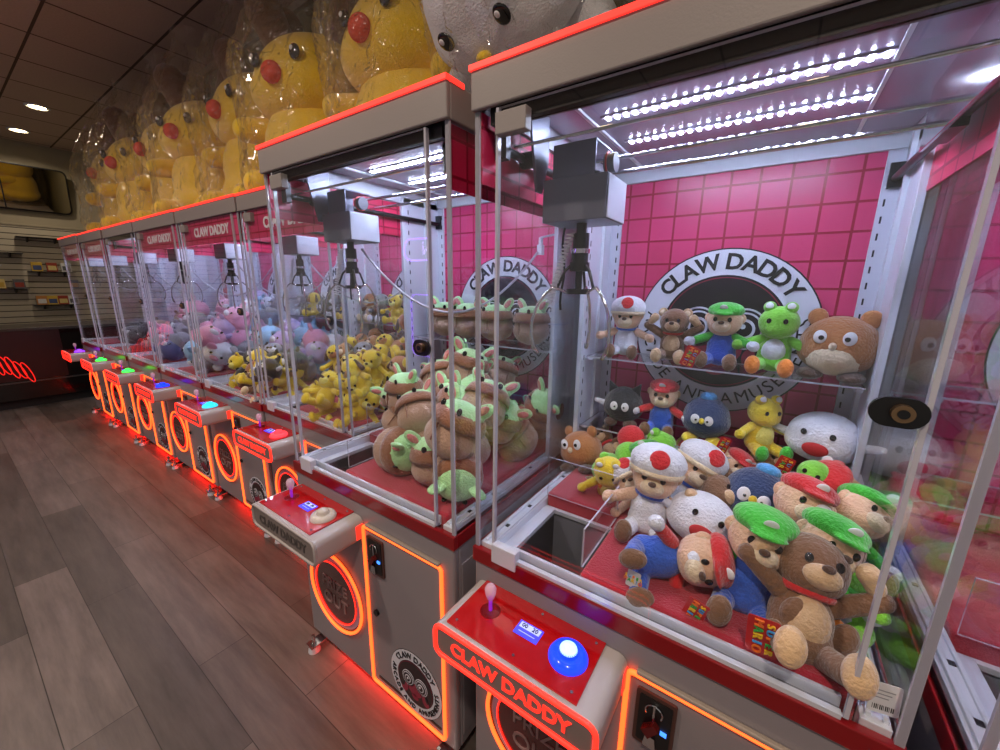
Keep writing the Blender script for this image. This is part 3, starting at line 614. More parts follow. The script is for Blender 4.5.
def blob(name, parent, parts, m, vox=.0055, sm=3):
    """rounded lumps grown together into one soft continuous skin"""
    mb = MB()
    for p in parts:
        if p[0] == 'e': mb.ell(p[1], p[2], m, p[3] if len(p) > 3 else (0, 0, 0), 18, 12)
        else:
            _, a, b, ra, rb = p; a = Vector(a); b = Vector(b); n = 5
            for i in range(n): mb.ell(a.lerp(b, i / (n - 1)), ra + (rb - ra) * i / (n - 1), m, (0, 0, 0), 14, 8)
    if len(parts) == 1 and parts[0][0] == 'e': return mb.build(name, parent, smooth='all', fixn=False)
    o = mb.build('tmp', None, fixn=False)
    md = o.modifiers.new('r', 'REMESH'); md.mode = 'VOXEL'; md.voxel_size = vox; md.use_smooth_shade = True
    s = o.modifiers.new('s', 'SMOOTH'); s.iterations = sm; s.factor = .6
    bpy.context.view_layer.update(); dg = bpy.context.evaluated_depsgraph_get()
    me = bpy.data.meshes.new_from_object(o.evaluated_get(dg)); me.name = name
    old = o.data; bpy.data.objects.remove(o); bpy.data.meshes.remove(old)
    if not me.materials: me.materials.append(m)
    me.shade_smooth()
    n = bpy.data.objects.new(name, me); COL.objects.link(n); n.parent = parent; return n
E3 = lambda c, r, rot=(0, 0, 0): ('e', c, r, rot)
S3 = lambda a, b, ra, rb: ('s', a, b, ra, rb)
def eyes(par, x, y, z, r=.006, white=0, tilt=0):
    for s in (-1, 1):
        if white:
            e = MB().ell((s * x, y, z), (white * .8, .004, white), eyew_m).build('eye', par, smooth='all', fixn=False); MB().ell((s * (x - white * .2), y - .004, z - white * .1), (r, .003, r), eye_m).build('pupil', e, smooth='all', fixn=False)
        else: MB().ell((s * x, y, z), (r, r * .5, r * 1.2), eye_m).build('eye', par, smooth='all', fixn=False)
def stitch_smile(par, c, wd, y):
    MB().tube([(c[0] + wd * t, y + .18 * wd * abs(t) ** 2 * 2, c[1] + wd * .45 * t * t) for t in [i / 5 - 1 for i in range(11)]], .0014, eye_m, 5).build('mouth', par, smooth='all')

def doll(kind, body, head, muzzle, ear, inner, hand, foot, sleeve=None, legs=None, belly=None, hat=None, scarf=None, eartype='round', hr=.05, longarm=0, armsup=0):
    r = empty(kind)
    sleeve = sleeve or body; legs = legs or body
    b = blob('body', r, [E3((0, .004, .062), (.042, .037, .05)), E3((0, .004, .035), (.044, .040, .034))], body)
    if belly: MB().ell((0, -.012, .062), (.031, .028, .038), belly).build('belly_patch', b, smooth='all', fixn=False)
    hz = .142
    h = blob('head', r, [E3((0, 0, hz), (hr, hr * .92, hr * .92)), E3((0, -.01, hz - .016), (hr * .86, hr * .8, hr * .6))], head)
    if muzzle:
        mz = MB().ell((0, -hr * .8, hz - .014), (hr * .5, hr * .36, hr * .36), muzzle).build('muzzle', h, smooth='all', fixn=False)
        MB().ell((0, -hr * 1.13, hz - .002), (.0085, .006, .006), P_['darkbrown']).build('nose', h, smooth='all', fixn=False)
    eyes(h, hr * .38, -hr * .84, hz + .006)
    for s in (-1, 1):
        if eartype == 'round': e = MB().ell((s * hr * .80, .0, hz + hr * (.62 if not hat else .15)), (hr * .33, hr * .16, hr * .33), ear).build('ear', h, smooth='all', fixn=False); MB().ell((s * hr * .80, -hr * .1, hz + hr * (.62 if not hat else .15)), (hr * .2, hr * .1, hr * .2), inner).build('inner_ear', e, smooth='all', fixn=False)
        elif eartype == 'long': e = blob('ear', h, [S3((s * hr * .5, 0, hz + hr * .7), (s * hr * .95, .01, hz + hr * 1.7), hr * .22, hr * .16)], ear)
        elif eartype == 'frog': e = MB().ell((s * hr * .5, -hr * .2, hz + hr * .85), hr * .32, ear).build('eye_bump', h, smooth='all', fixn=False); MB().ell((s * hr * .5, -hr * .42, hz + hr * .92), (hr * .2, hr * .12, hr * .2), eyew_m).build('eye_white', e, smooth='all', fixn=False)
        elif eartype == 'flop': e = blob('ear', h, [S3((s * hr * .85, 0, hz + hr * .5), (s * hr * 1.25, -.005, hz - hr * .45), hr * .16, hr * .26)], ear)
        la = 1 + longarm
        if armsup: a1, a2 = (s * .075 * la, -.012, .125), (s * .055 * la, -.02, .155)
        else: a1, a2 = (s * .072 * la, -.018, .078), (s * .088 * la, -.03, .074 - .03 * longarm)
        ao = blob('arm', r, [S3((s * .034, 0, .092), a1, .0155 * (1 + .3 * longarm), .0145 * (1 + .5 * longarm))], sleeve)
        blob('hand', ao, [E3(a2, (.0165, .016, .0165)), E3(((a1[0] + a2[0]) / 2, (a1[1] + a2[1]) / 2, (a1[2] + a2[2]) / 2), (.014, .014, .014))], hand)
        lo = blob('leg', r, [S3((s * .024, -.01, .026), (s * .036, -.062, .022), .020, .018)], legs)
        MB().ell((s * .038, -.076, .027), (.019, .016, .026), foot).build('foot', lo, smooth='all', fixn=False)
    if hat:
        kindh, hm = hat
        if kindh == 'peak':
            ho = blob('cap', h, [E3((0, .002, hz + hr * .62), (hr * 1.02, hr * 1.0, hr * .52)), E3((0, -hr * .9, hz + hr * .50), (hr * .62, hr * .42, hr * .12), (R(12), 0, 0))], hm)
            MB().ell((0, -hr * .86, hz + hr * .82), (hr * .22, hr * .06, hr * .20), eyew_m, (R(28), 0, 0)).build('cap_patch', ho, smooth='all', fixn=False)
        else:
            ho = blob('hat', h, [E3((0, 0, hz + hr * .72), (hr * 1.22, hr * 1.15, hr * .82))], hm)
            for (dx, dy, dz, rr) in ((.1, -.98, .34, .42),): MB().ell((dx * hr, dy * hr, hz + hr * .72 + dz * hr), (hr * rr * (.35 if abs(dx) > .5 else 1), hr * rr * (.25 if dy < -.5 else 1), hr * rr * (.3 if dz > .5 else 1)), P_['red'], (R(-22) if dy < -.5 else 0, 0, 0)).build('round_red_patch', ho, smooth='all', fixn=False)
            MB().tube([(hr * 1.07 * math.cos(a), hr * 1.03 * math.sin(a), hz + hr * .34) for a in [2 * PI * i / 24 for i in range(24)]], .007, P_['cream'], 8, closed=True).build('knit_brim', ho, smooth='all')
    if scarf: MB().tube([(.030 * math.cos(a), .002 + .030 * math.sin(a), .103) for a in [2 * PI * i / 20 for i in range(20)]], .008, scarf, 8, closed=True).build('scarf', r, smooth='all')
    return r
def ball(kind, body, belly=None, ear=None, feet=None, eye='dot', arms=None, top=None, mouth=None, flat=1.0, eartype='cat', beak=None, rr=.075, snout=None):
    r = empty(kind); c = (0, 0, rr * flat + .012)
    b = blob('body', r, [E3(c, (rr, rr * .94, rr * flat)), E3((0, 0, c[2] - rr * .15), (rr * 1.04, rr * .96, rr * flat * .8))], body, .006)
    yf = -rr * .86
    if belly: MB().ell((0, -rr * .16, c[2] - rr * .28), (rr * .8, rr * .86, rr * .62), belly).build('belly_patch', b, smooth='all', fixn=False)
    if eye == 'dot': eyes(b, rr * .36, yf, c[2] + rr * .3, .0065)
    elif eye == 'owl': eyes(b, rr * .34, yf * 1.02, c[2] + rr * .30, .006, .017)
    elif eye == 'oval': eyes(b, rr * .28, yf * 1.06, c[2] + rr * .1, .0035, .016)
    if beak: MB().ell((0, yf * 1.1, c[2] + rr * .05), (.008, .009, .010), beak).build('beak', b, smooth='all', fixn=False)
    if snout: MB().ell((0, yf * 1.05, c[2] + rr * .02), (rr * .3, rr * .16, rr * .2), snout).build('snout', b, smooth='all', fixn=False)
    if mouth == 'open': MB().ell((0, yf * 1.05, c[2] - rr * .18), (rr * .34, rr * .10, rr * .22), mouth_m).build('mouth', b, smooth='all', fixn=False)
    elif mouth: stitch_smile(b, (0, c[2] - rr * .08), rr * .25, yf * 1.12)
    if ear:
        for s in (-1, 1):
            if eartype == 'cat': mb = MB(); mb.prism([(s * rr * .80, c[2] + rr * .42), (s * rr * .30, c[2] + rr * .82), (s * rr * .82, c[2] + rr * 1.22)], -.008, .010, ear); mb.build('ear', b, bevel=.005, smooth=True)
            else: MB().ell((s * rr * .62, 0, c[2] + rr * .82), (rr * .26, rr * .14, rr * .28), ear).build('ear', b, smooth='all', fixn=False)
    if feet:
        for s in (-1, 1): MB().ell((s * rr * .5, -rr * .45, .014), (rr * .34, rr * .46, .016), feet).build('foot', r, smooth='all', fixn=False)
    if arms:
        for s in (-1, 1): blob('arm', r, [S3((s * rr * .9, -.005, c[2] - .005), (s * rr * 1.4, -.015, c[2] + .006), .013, .010)], arms)
    if top: MB().ell((0, 0, c[2] + rr * flat * .98), (rr * .36, rr * .36, rr * .22), top).build('pompon', b, smooth='all', fixn=False)
    return r
def mint_sack():
    r = empty('kitten_plush'); rr = .075
    b = blob('body', r, [E3((0, 0, .072), (rr, rr * .95, rr * .95)), E3((0, 0, .060), (rr * 1.04, rr, rr * .75))], P_['sack'], .006)
    cl = MB(); n = 28; cl.lathe([(rr * .93, .100), (rr * 1.045, .098), (rr * 1.02, .112), (rr * .93, .130), (rr * .80, .139), (rr * .60, .136)], P_['sackdark'], n=n); cl.build('brown_collar', r, smooth='all')
    MB().box(-.001, .001, -rr * 1.03, -rr * .95, .05, .10, P_['sackdark']).build('front_seam', b)
    h = blob('head', r, [E3((0, 0, .125), (rr * .88, rr * .84, rr * .52))], P_['mint'])
    eyes(h, rr * .42, -rr * .72, .143, .0085)
    MB().ell((0, -rr * .84, .134), (.004, .003, .003), P_['rose']).build('nose', h, smooth='all', fixn=False)
    for s in (-1, 1):
        e = blob('ear', h, [E3((s * rr * .78, .004, .166), (.020, .010, .034), (0, s * .75, 0)), E3((s * rr * .66, .004, .150), (.020, .011, .022), (0, s * .6, 0))], P_['mint'], .004, 2)
        MB().ell((s * rr * .80, -.006, .167), (.011, .005, .022), P_['rose'], (0, s * .75, 0)).build('inner_ear', e, smooth='all', fixn=False)
    return r
def turtle():
    r = empty('turtle_plush')
    b = blob('shell', r, [E3((0, .01, .06), (.048, .034, .055))], P_['green']); MB().tube([(.047 * math.cos(a), -.004, .06 + .054 * math.sin(a)) for a in [2 * PI * i / 24 for i in range(24)]], .009, P_['white'], 8, closed=True).build('shell_rim', r, smooth='all')
    MB().ell((0, -.012, .058), (.036, .022, .043), P_['pale_yellow']).build('belly', r, smooth='all', fixn=False)
    h = blob('head', r, [E3((0, -.012, .145), (.036, .038, .036)), E3((0, -.03, .138), (.024, .026, .022))], P_['lime']); eyes(h, .014, -.050, .152, .005)
    for s in (-1, 1):
        blob('arm', r, [S3((s * .036, -.01, .085), (s * .078, -.03, .08), .014, .013)], P_['yellow']); blob('leg', r, [S3((s * .022, -.01, .02), (s * .034, -.055, .018), .017, .016)], P_['yellow'])
    return r

PK = {}; HC = {}
def reg(k, o, hc): PK[k] = o; HC[k] = hc
reg('hat', doll('bear_plush', P_['white'], P_['peach'], P_['cream'], P_['peach'], P_['cream'], P_['peach'], P_['brown'], scarf=P_['blue'], legs=P_['white'], sleeve=P_['peach'], hat=('round', P_['white'])), .10)
reg('monkey', doll('monkey_plush', P_['brown'], P_['brown'], P_['tan'], P_['tan'], P_['cream'], P_['tan'], P_['tan'], belly=P_['tan'], scarf=P_['red'], longarm=.25), .10)
reg('monkeyup', doll('monkey_plush', P_['brown'], P_['brown'], P_['tan'], P_['tan'], P_['cream'], P_['tan'], P_['tan'], belly=P_['tan'], scarf=P_['red'], longarm=.15, armsup=1), .10)
reg('gcap', doll('bear_plush', P_['blue'], P_['peach'], P_['cream'], P_['peach'], P_['cream'], P_['white'], P_['brown'], sleeve=P_['green'], hat=('peak', P_['green'])), .10)
reg('rcap', doll('bear_plush', P_['blue'], P_['peach'], P_['cream'], P_['peach'], P_['cream'], P_['white'], P_['brown'], sleeve=P_['red'], hat=('peak', P_['red'])), .10)
reg('frog', doll('frog_plush', P_['lime'], P_['lime'], None, P_['lime'], P_['white'], P_['lime'], P_['orange'], belly=P_['white'], eartype='frog'), .10)
reg('yfrog', doll('frog_plush', P_['yellow'], P_['yellow'], None, P_['yellow'], P_['white'], P_['yellow'], P_['green'], belly=P_['pale_yellow'], eartype='frog'), .10)
reg('ybear', doll('bear_plush', P_['yellow'], P_['yellow'], P_['pale_yellow'], P_['yellow'], P_['brown'], P_['yellow'], P_['yellow'], belly=None, hr=.048), .10)
reg('ypup', doll('puppy_plush', P_['yellow'], P_['yellow'], P_['mushroom'], P_['darkbrown'], P_['brown'], P_['yellow'], P_['yellow'], eartype='flop', hr=.05), .10)
reg('pup', doll('puppy_plush', P_['brown'], P_['mushroom'], P_['cream'], P_['darkbrown'], P_['brown'], P_['brown'], P_['cream'], belly=P_['cream'], eartype='flop', scarf=P_['cream']), .10)
reg('gpup', doll('puppy_plush', P_['darkgrey'], P_['grey'], P_['white'], P_['darkgrey'], P_['grey'], P_['grey'], P_['white'], eartype='flop'), .10)
reg('owl', ball('owl_plush', P_['mushroom'], None, P_['mushroom'], P_['darkbrown'], eye='owl', beak=P_['cream'], flat=.86, eartype='round', rr=.072), .078)
reg('owlstand', ball('owl_plush', P_['mushroom'], P_['cream'], P_['mushroom'], P_['darkbrown'], eye='owl', beak=P_['cream'], flat=.9, eartype='round', rr=.085), .09)
reg('navy', ball('penguin_plush', P_['navy'], None, None, P_['yellow'], eye='oval', top=P_['sky'], rr=.07, beak=P_['yellow']), .082)
reg('seal', ball('seal_plush', P_['white'], None, None, None, eye='dot', arms=P_['white'], mouth='open', flat=.82, rr=.078), .075)
reg('blackcat', ball('cat_plush', P_['black'], None, P_['black'], P_['darkbrown'], eye='oval', arms=P_['white'], flat=.95, rr=.068), .075)
reg('mint', mint_sack(), .075)
reg('turtle', turtle(), .09)
for nm in ('grey', 'pink', 'lilac', 'pale_blue', 'white', 'darkgrey', 'steelblue'):
    reg('b_' + nm, ball('piglet_plush', P_[nm], None, P_[nm], P_[nm], eye='dot', flat=.85, eartype='round' if nm in ('grey', 'white', 'lilac', 'darkgrey') else 'cat', rr=.075, snout=P_['white'] if nm != 'white' else P_['pink']), .07)
reg('b_brown', ball('bear_ball_plush', P_['sack'], P_['cream'], P_['brown'], P_['brown'], eye='dot', flat=.85, eartype='round', rr=.07), .07)

USED = set(); GROUP = {}
def put(kind, x, y, z, rz=0, tx=0, ty=0, sc_=1.0, label='', group=None, base=False):
    """x,y,z is the toy's middle (or its foot point when base)"""
    src = PK[kind]
    o = src if kind not in USED else copy_tree(src)
    if kind in USED:
        o.rotation_mode = 'XYZ'
    USED.add(kind)
    rot = Matrix.Rotation(R(rz), 4, 'Z') @ Matrix.Rotation(R(ty), 4, 'Y') @ Matrix.Rotation(R(tx), 4, 'X')
    if base: loc = Vector((x, y, z))
    else: loc = Vector((x, y, z)) - rot @ Vector((0, 0, HC[kind] * sc_))
    o.location = loc; o.rotation_euler = rot.to_euler(); o.scale = (sc_,) * 3
    cat = {'bear': 'soft toy', }.get('x', 'soft toy')
    tag(o, label, cat, group); o['_m'] = 0; del o['_m']
    return o, Matrix.Translation(loc) @ rot @ Matrix.Scale(sc_, 4)
CARDS = []
def card(*a): CARDS.append(a)
def make_card(toy, Mt, kind, loc, xdir, ydir, s=1.0):
    """hang tag fixed to a toy; loc/xdir/ydir in world"""
    F_ = frame(loc, xdir, ydir); inv = Mt.inverted() @ F_ @ Matrix.Scale(s, 4)
    mb = MB(); wd, ht = (.038, .062) if kind == 'red' else (.034, .050)
    mb.prism(rrect(-wd / 2, wd / 2, -ht / 2, ht / 2, .004), -.0008, 0, tagred_m if kind == 'red' else tagwhite_m, 'XY', M=inv)
    o = mb.build('hang_tag', toy, fixn=True); o['label'] = 'red card hang tag' if kind == 'red' else 'white card hang tag'
    lt = MB()
    if kind in ('red', 'wlogo'):
        cols = [mat('sky_tag_ink', (60, 160, 230), .4), mat('yellow_tag_ink', (250, 205, 40), .4), mat('green_tag_ink', (60, 180, 80), .4), mat('orange_tag_ink', (245, 120, 40), .4)]
        k = .85 if kind == 'wlogo' else 1.0
        for w_, zz, sz in (('SUPER', .008, .0135), ('MARIO', -.006, .0165)):
            for j, ch in enumerate(w_): text(lt, ch, sz * k, cols[(j * 3 + len(w_) + (w_ == 'MARIO') * 2) % 4] if kind == 'red' or 1 else 0, inv @ Matrix.Rotation(R(-90 if kind == 'red' else 0), 4, 'Z') @ Matrix.Translation(((j - 2) * .0112 * k, zz * k, .0016)))
    else:
        for j in range(12): lt.box(-.012 + j * .002, -.012 + j * .002 + (.0012 if j % 3 else .0006), -.019, -.011, 0, .0003, text_black, M=inv)
        for j in range(3): lt.box(-.012, .010 - j * .003, .012 - j * .006, .0135 - j * .006, 0, .0003, mat('grey_print', (150, 150, 155), .5), M=inv)
    lt.build('tag_print', o)

def fit_r(kind): return {'mint': .072}.get(kind, .062)
# ---- nearest machine : shelf toys
FL = .852
cat_ = 'soft toys in the nearest machine'
T = {}
T['a'] = put('hat', -.415, 1.385, 1.2412, 6, 0, 0, .96, 'bear doll in white hat with red patch, on the upper clear shelf', cat_, True)
T['b'] = put('monkeyup', -.262, 1.39, 1.2412, 2, 0, 0, .92, 'brown monkey doll with raised arms on the upper clear shelf', cat_, True)
T['c'] = put('gcap', -.118, 1.385, 1.2412, -4, 0, 0, 1.0, 'bear doll in green cap and blue overalls on the upper clear shelf', cat_, True)
T['d'] = put('frog', .018, 1.385, 1.2412, -6, 0, 0, 1.02, 'lime green frog doll with orange feet on the upper clear shelf', cat_, True)
T['e'] = put('owlstand', .158, 1.385, 1.2412, -14, 0, 0, 1.04, 'big round brown owl toy at the right end of the upper clear shelf', cat_, True)
put('blackcat', -.40, 1.375, .9902, 4, 0, 0, 1.0, 'black round cat toy at the left end of the lower clear shelf', cat_, True)
T['f'] = put('rcap', -.268, 1.375, .9902, 2, 0, 0, .95, 'bear doll in red cap and blue overalls standing on the lower clear shelf', cat_, True)
T['g'] = put('navy', -.132, 1.375, .9902, -4, 0, 0, 1.0, 'navy blue round penguin toy with yellow feet on the lower clear shelf', cat_, True)
T['h'] = put('yfrog', .02, 1.375, .9902, 34, 0, 0, .92, 'yellow frog doll with green feet on the lower clear shelf', cat_, True)
T['i'] = put('seal', .165, 1.37, .9902, -16, 0, 0, 1.12, 'white round seal toy with open red mouth on the lower clear shelf', cat_, True)
card(*T['b'], 'red', (-.190, 1.30, 1.275), (1, .1, -.35), (.35, -.1, 1), 1.05)
card(*T['f'], 'wlogo', (-.240, 1.30, 1.005), (1, 0, 0), (0, 0, 1), .6)
card(*T['g'], 'red', (-.068, 1.29, 1.02), (1, .2, -.3), (.3, 0, 1), .8)
card(*T['i'], 'red', (.082, 1.27, 1.00), (1, .1, -.3), (.3, 0, 1), 1.0)
card(*T['i'], 'wlogo', (.232 - .03, 1.27, .965), (1, .3, .3), (-.3, -.1, 1), 1.0)
card(*T['i'], 'bar', (.236, 1.29, .985), (1, .3, .4), (-.4, -.2, 1), 1.2)
card(*T['a'], 'wlogo', (-.37, 1.31, 1.268), (1, 0, -.3), (.3, 0, 1), .55)
# ---- nearest machine : heap
HEAP1 = [  # kind, x, y, z, rz, tx, ty, scale, label
 ('owl', -.50, 1.25, .915, -8, -10, -14, 1.05, 'brown round owl toy in the back left corner of the nearest machine'),
 ('frog', -.345, 1.19, .925, 60, 20, 50, .95, 'lime frog doll lying on its side behind the prize chute'),
 ('gcap', -.245, 1.17, .935, 12, -25, -20, .95, 'bear doll in a green cap leaning between the lime frog and a white hat bear'),
 ('hat', -.135, 1.13, .945, 20, -10, 28, 1.1, 'bear doll in white knit hat tipped to the right near the heap centre'),
 ('monkey', -.06, 1.08, .925, 40, -30, 40, 1.0, 'brown monkey doll sprawled behind the white seal in the heap'),
 ('rcap', -.045, 1.30, .93, 20, 0, 30, .85, 'small bear doll in red cap deep in the heap under the penguin shelf'),
 ('hat', -.195, .99, .955, 6, -8, 4, 1.14, 'bear doll in white knit hat sitting upright beside the chute guard'),
 ('seal', -.075, .995, .925, 6, -14, 16, 1.02, 'white seal toy with open red mouth in the middle of the heap'),
 ('rcap', -.095, .835, .905, -8, -18, 74, 1.10, 'bear doll in red cap lying on its side against the front glass'),
 ('gcap', .035, .86, .945, 6, -10, 8, 1.16, 'bear doll in green cap sitting behind the big red hang tag'),
 ('navy', .03, 1.13, .955, -10, -16, 10, 1.12, 'navy penguin toy with a light blue pompon lying on the heap'),
 ('turtle', .125, 1.17, .985, -20, -10, 14, .98, 'green turtle toy with white shell rim on top of the heap'),
 ('rcap', .195, 1.20, .975, 160, -30, 20, 1.05, 'bear doll in red cap turned to the back under the white seal shelf'),
 ('gcap', .20, 1.05, .975, 20, -30, 40, 1.05, 'bear doll in green cap lying near the right glass at the heap top'),
 ('rcap', .10, 1.01, .975, 10, -20, 20, 1.12, 'bear doll in red cap on the heap between navy penguin and green cap bear'),
 ('gcap', .135, .90, .955, 16, -14, 22, 1.12, 'bear doll in green cap with its brim above the big monkey'),
 ('monkeyup', .12, .83, .935, 12, -32, 10, 1.22, 'large brown monkey doll with red scarf against the front glass'),
 ('frog', .19, .92, .90, -40, -20, -30, .9, 'lime frog doll squeezed behind the large monkey by the right glass'),
 ('hat', -.245, 1.06, .905, 30, -40, -30, .9, 'bear doll in white knit hat lying right behind the chute guard'),
 ('turtle', .19, 1.36, .92, -10, -10, 10, 1.0, 'green turtle toy in the back right corner of the nearest machine'),
]
rnd = random.Random(5)
sph = []; HK = {}
for (k, x, y, z, rz, tx, ty, s_, lab) in HEAP1:
    HK[lab] = put(k, x, y, z, rz, tx, ty, s_, lab, cat_); sph.append((x, y, z, .062 * s_))
t_ = HK['bear doll in red cap lying on its side against the front glass']; card(*t_, 'red', (-.045, .745, .868), (.9, 0, -.25), (.25, -.25, 1), 1.0); card(*t_, 'wlogo', (-.165, .745, .88), (1, 0, -.1), (.1, 0, 1), .8)
t_ = HK['bear doll in green cap sitting behind the big red hang tag']; card(*t_, 'red', (.062, .722, .893), (1, 0, .05), (-.05, -.08, 1), 1.25)
t_ = HK['large brown monkey doll with red scarf against the front glass']; card(*t_, 'bar', (.222, .728, .870), (1, .15, .05), (-.05, 0, 1), 1.1)
t_ = HK['bear doll in red cap on the heap between navy penguin and green cap bear']; card(*t_, 'red', (.165, .94, 1.005), (1, .1, .2), (0, -.8, .5), .9)
t_ = HK['lime frog doll lying on its side behind the prize chute']; card(*t_, 'bar', (-.40, 1.10, .885), (1, 0, .5), (-.4, -.5, .6), .7)
def fill(kinds, n, x0, x1, y0, y1, fl, sph, rr, rnd, top, avoid=None, slope=0, tries=4000, sc0=1.0, over=.72):
    """settle toys one after another onto the floor or the toys below"""
    out = []
    for _ in range(tries):
        if len(out) >= n: break
        k = rnd.choice(kinds); s = sc0 * rnd.uniform(.92, 1.08); r = rr * s
        x = rnd.uniform(x0 + r, x1 - r); y = rnd.uniform(y0 + r, y1 - r)
        if avoid and avoid(x, y, r): continue
        z = fl + r * .92
        for _k in range(6):
            for (a, b, c, q) in sph:
                d2 = (a - x) ** 2 + (b - y) ** 2; R_ = (q + r) * over
                if d2 < R_ * R_ and abs(c - z) < math.sqrt(R_ * R_ - d2) - 1e-6: z = c + math.sqrt(R_ * R_ - d2)
        if z > fl + top + slope * (y - y0): continue
        sph.append((x, y, z, r)); out.append((k, x, y, z, s))
    return out
res = fill(['gcap', 'rcap', 'turtle', 'monkey', 'frog', 'hat', 'yfrog'], 16, -.50, .235, .72, 1.49, FL, sph, .062, rnd, .10, lambda x, y, r: (x - r < -.27 and y - r < 1.0) or x > .17 or y < .86, 0)
for (k, x, y, z, s) in res: put(k, x, y, z, rnd.uniform(-60, 60), rnd.uniform(-60, 40), rnd.uniform(-50, 50), s * .9, 'mixed soft toy half buried low in the heap of the nearest machine', cat_ + ', buried')
# ---- second machine
c2 = 'brown and mint kitten toys in the second machine'
for j, (x, lab) in enumerate([(-1.27, 'farthest left'), (-1.13, 'second from left'), (-.975, 'third from left'), (-.80, 'rightmost')]):
    put('mint', x, 1.385, 1.2412, [10, -6, 4, -12][j], 0, 0, .98, 'brown toy with mint green head on second machine\'s upper shelf, ' + lab, c2, True)
H2 = [(-1.115, 1.00, .935, 150, 10, 10, 1.08, 'brown toy with only its round back showing, beside the chute of the second machine'),
      (-1.00, .845, .92, 70, 75, 30, 1.1, 'brown toy tipped over with mint ear showing by the front glass of the second machine'),
      (-.905, .93, .95, 60, -20, 40, 1.05, 'brown toy leaning sideways with mint face toward the middle of the second machine'),
      (-.735, .83, 1.05, -8, -22, 14, 1.12, 'largest looking mint faced toy, upright behind the front glass of the second machine'),
      (-.72, .83, .925, 40, 100, 10, .98, 'brown toy tipped over at the bottom front of the second machine, under the upright one'),
      ]
sph2 = [(a[0], a[1], a[2], .072 * a[6]) for a in H2]
for (x, y, z, rz, tx, ty, s_, lab) in H2: put('mint', x, y, z, rz, tx, ty, s_, lab, c2)
rnd = random.Random(11)
res = fill(['mint'], 34, -1.40, -.635, .72, 1.49, FL, sph2, .070, rnd, .20, lambda x, y, r: (x - r < -1.14 and y - r < 1.0) or (x < -.8 and y < .85), .25, over=.74)
for j, (k, x, y, z, s) in enumerate(res): put(k, x, y, z, rnd.uniform(-50, 60), rnd.uniform(-45, 20), rnd.uniform(-40, 40), s, 'brown toy with mint green head lying in the heap of the second machine', c2 + ', heap')
# ---- third machine
c3 = 'yellow toys in the third machine'; x0 = -2.247
for j, (k, x, rz, lab) in enumerate([('ybear', -1.66, 10, 'yellow bear doll, rightmost on the upper shelf of the third machine'), ('ypup', -1.79, 0, 'yellow puppy doll with dark ears on the upper shelf of the third machine'), ('ybear', -1.92, 14, 'yellow bear doll in the middle of the upper shelf of the third machine'),
                                    ('gpup', -2.05, 0, 'dark grey puppy doll on the upper shelf of the third machine'), ('pup', -2.16, 0, 'brown puppy doll at the left end of the upper shelf of the third machine')]):
    put(k, x, 1.65, 1.2412, rz, 0, 0, .95, lab, 'toys on the upper shelf of the third machine', True)
sph3 = []; rnd = random.Random(3)
res = fill(['ybear', 'ybear', 'ypup', 'ybear', 'ybear', 'pup'], 55, -1.90, -1.46, .985, 1.75, FL, sph3, .060, rnd, .20, None, .28, over=.68)
for (k, x, y, z, s) in res:
    nm = {'ybear': 'yellow bear doll', 'ypup': 'yellow puppy doll with dark ears', 'pup': 'brown puppy doll'}[k]
    put(k, x, y, z, rnd.uniform(-30, 60), rnd.uniform(-50, 20), rnd.uniform(-40, 40), s * 1.05, nm + ' in the heap on the third machine\'s right', c3 + ', heap')
res = fill(['pup', 'gpup', 'gpup', 'ybear', 'ypup', 'pup'], 34, -2.235, -1.90, .985, 1.75, FL, sph3, .062, rnd, .12, lambda x, y, r: (x - r < -1.97 and y - r < 1.27), .24, over=.7)
for (k, x, y, z, s) in res:
    nm = {'ybear': 'yellow bear doll', 'ypup': 'yellow puppy doll with dark ears', 'pup': 'brown puppy doll', 'gpup': 'dark grey puppy doll'}[k]
    put(k, x, y, z, rnd.uniform(-30, 60), rnd.uniform(-50, 20), rnd.uniform(-40, 40), s, nm + ' in the heap on the third machine\'s left', 'dark toys in the third machine, heap')
# ---- machines four to seven
PAL = {4: ['b_pink', 'b_pale_blue', 'b_white', 'b_grey', 'b_lilac', 'b_pink', 'b_white'], 5: ['b_pink', 'b_pale_blue', 'b_white', 'b_grey', 'b_pink', 'b_lilac'], 6: ['b_grey', 'b_steelblue', 'b_pink', 'b_grey', 'b_pink', 'b_white'], 7: ['b_brown', 'b_darkgrey', 'b_grey', 'b_white']}
ORD = {4: 'fourth', 5: 'fifth', 6: 'sixth', 7: 'seventh'}
NAMES4 = {'gpup': 'dark grey puppy doll', 'blackcat': 'black cat toy', 'ypup': 'yellow puppy doll with dark ears', 'pup': 'brown puppy doll', 'ybear': 'yellow bear doll', 'navy': 'navy penguin toy', 'b_darkgrey': 'dark grey round plush toy'}
rnd = random.Random(44); sp = []; K4 = ['gpup', 'blackcat', 'ypup', 'pup', 'b_darkgrey', 'ybear', 'blackcat']
for (k, x, y, z, s) in fill(K4, 24, -3.045, -2.272, .985, 1.30, FL, sp, .066, rnd, .14, lambda x, y, r: (x - r * .5 < -2.78 and y - r < 1.27), .1, over=.68):
    put(k, x, y, z, rnd.uniform(-40, 60), rnd.uniform(-50, 20), rnd.uniform(-40, 40), s * 1.12, NAMES4[k] + ' at the front of the fourth machine', 'dark and yellow toys in the fourth machine')
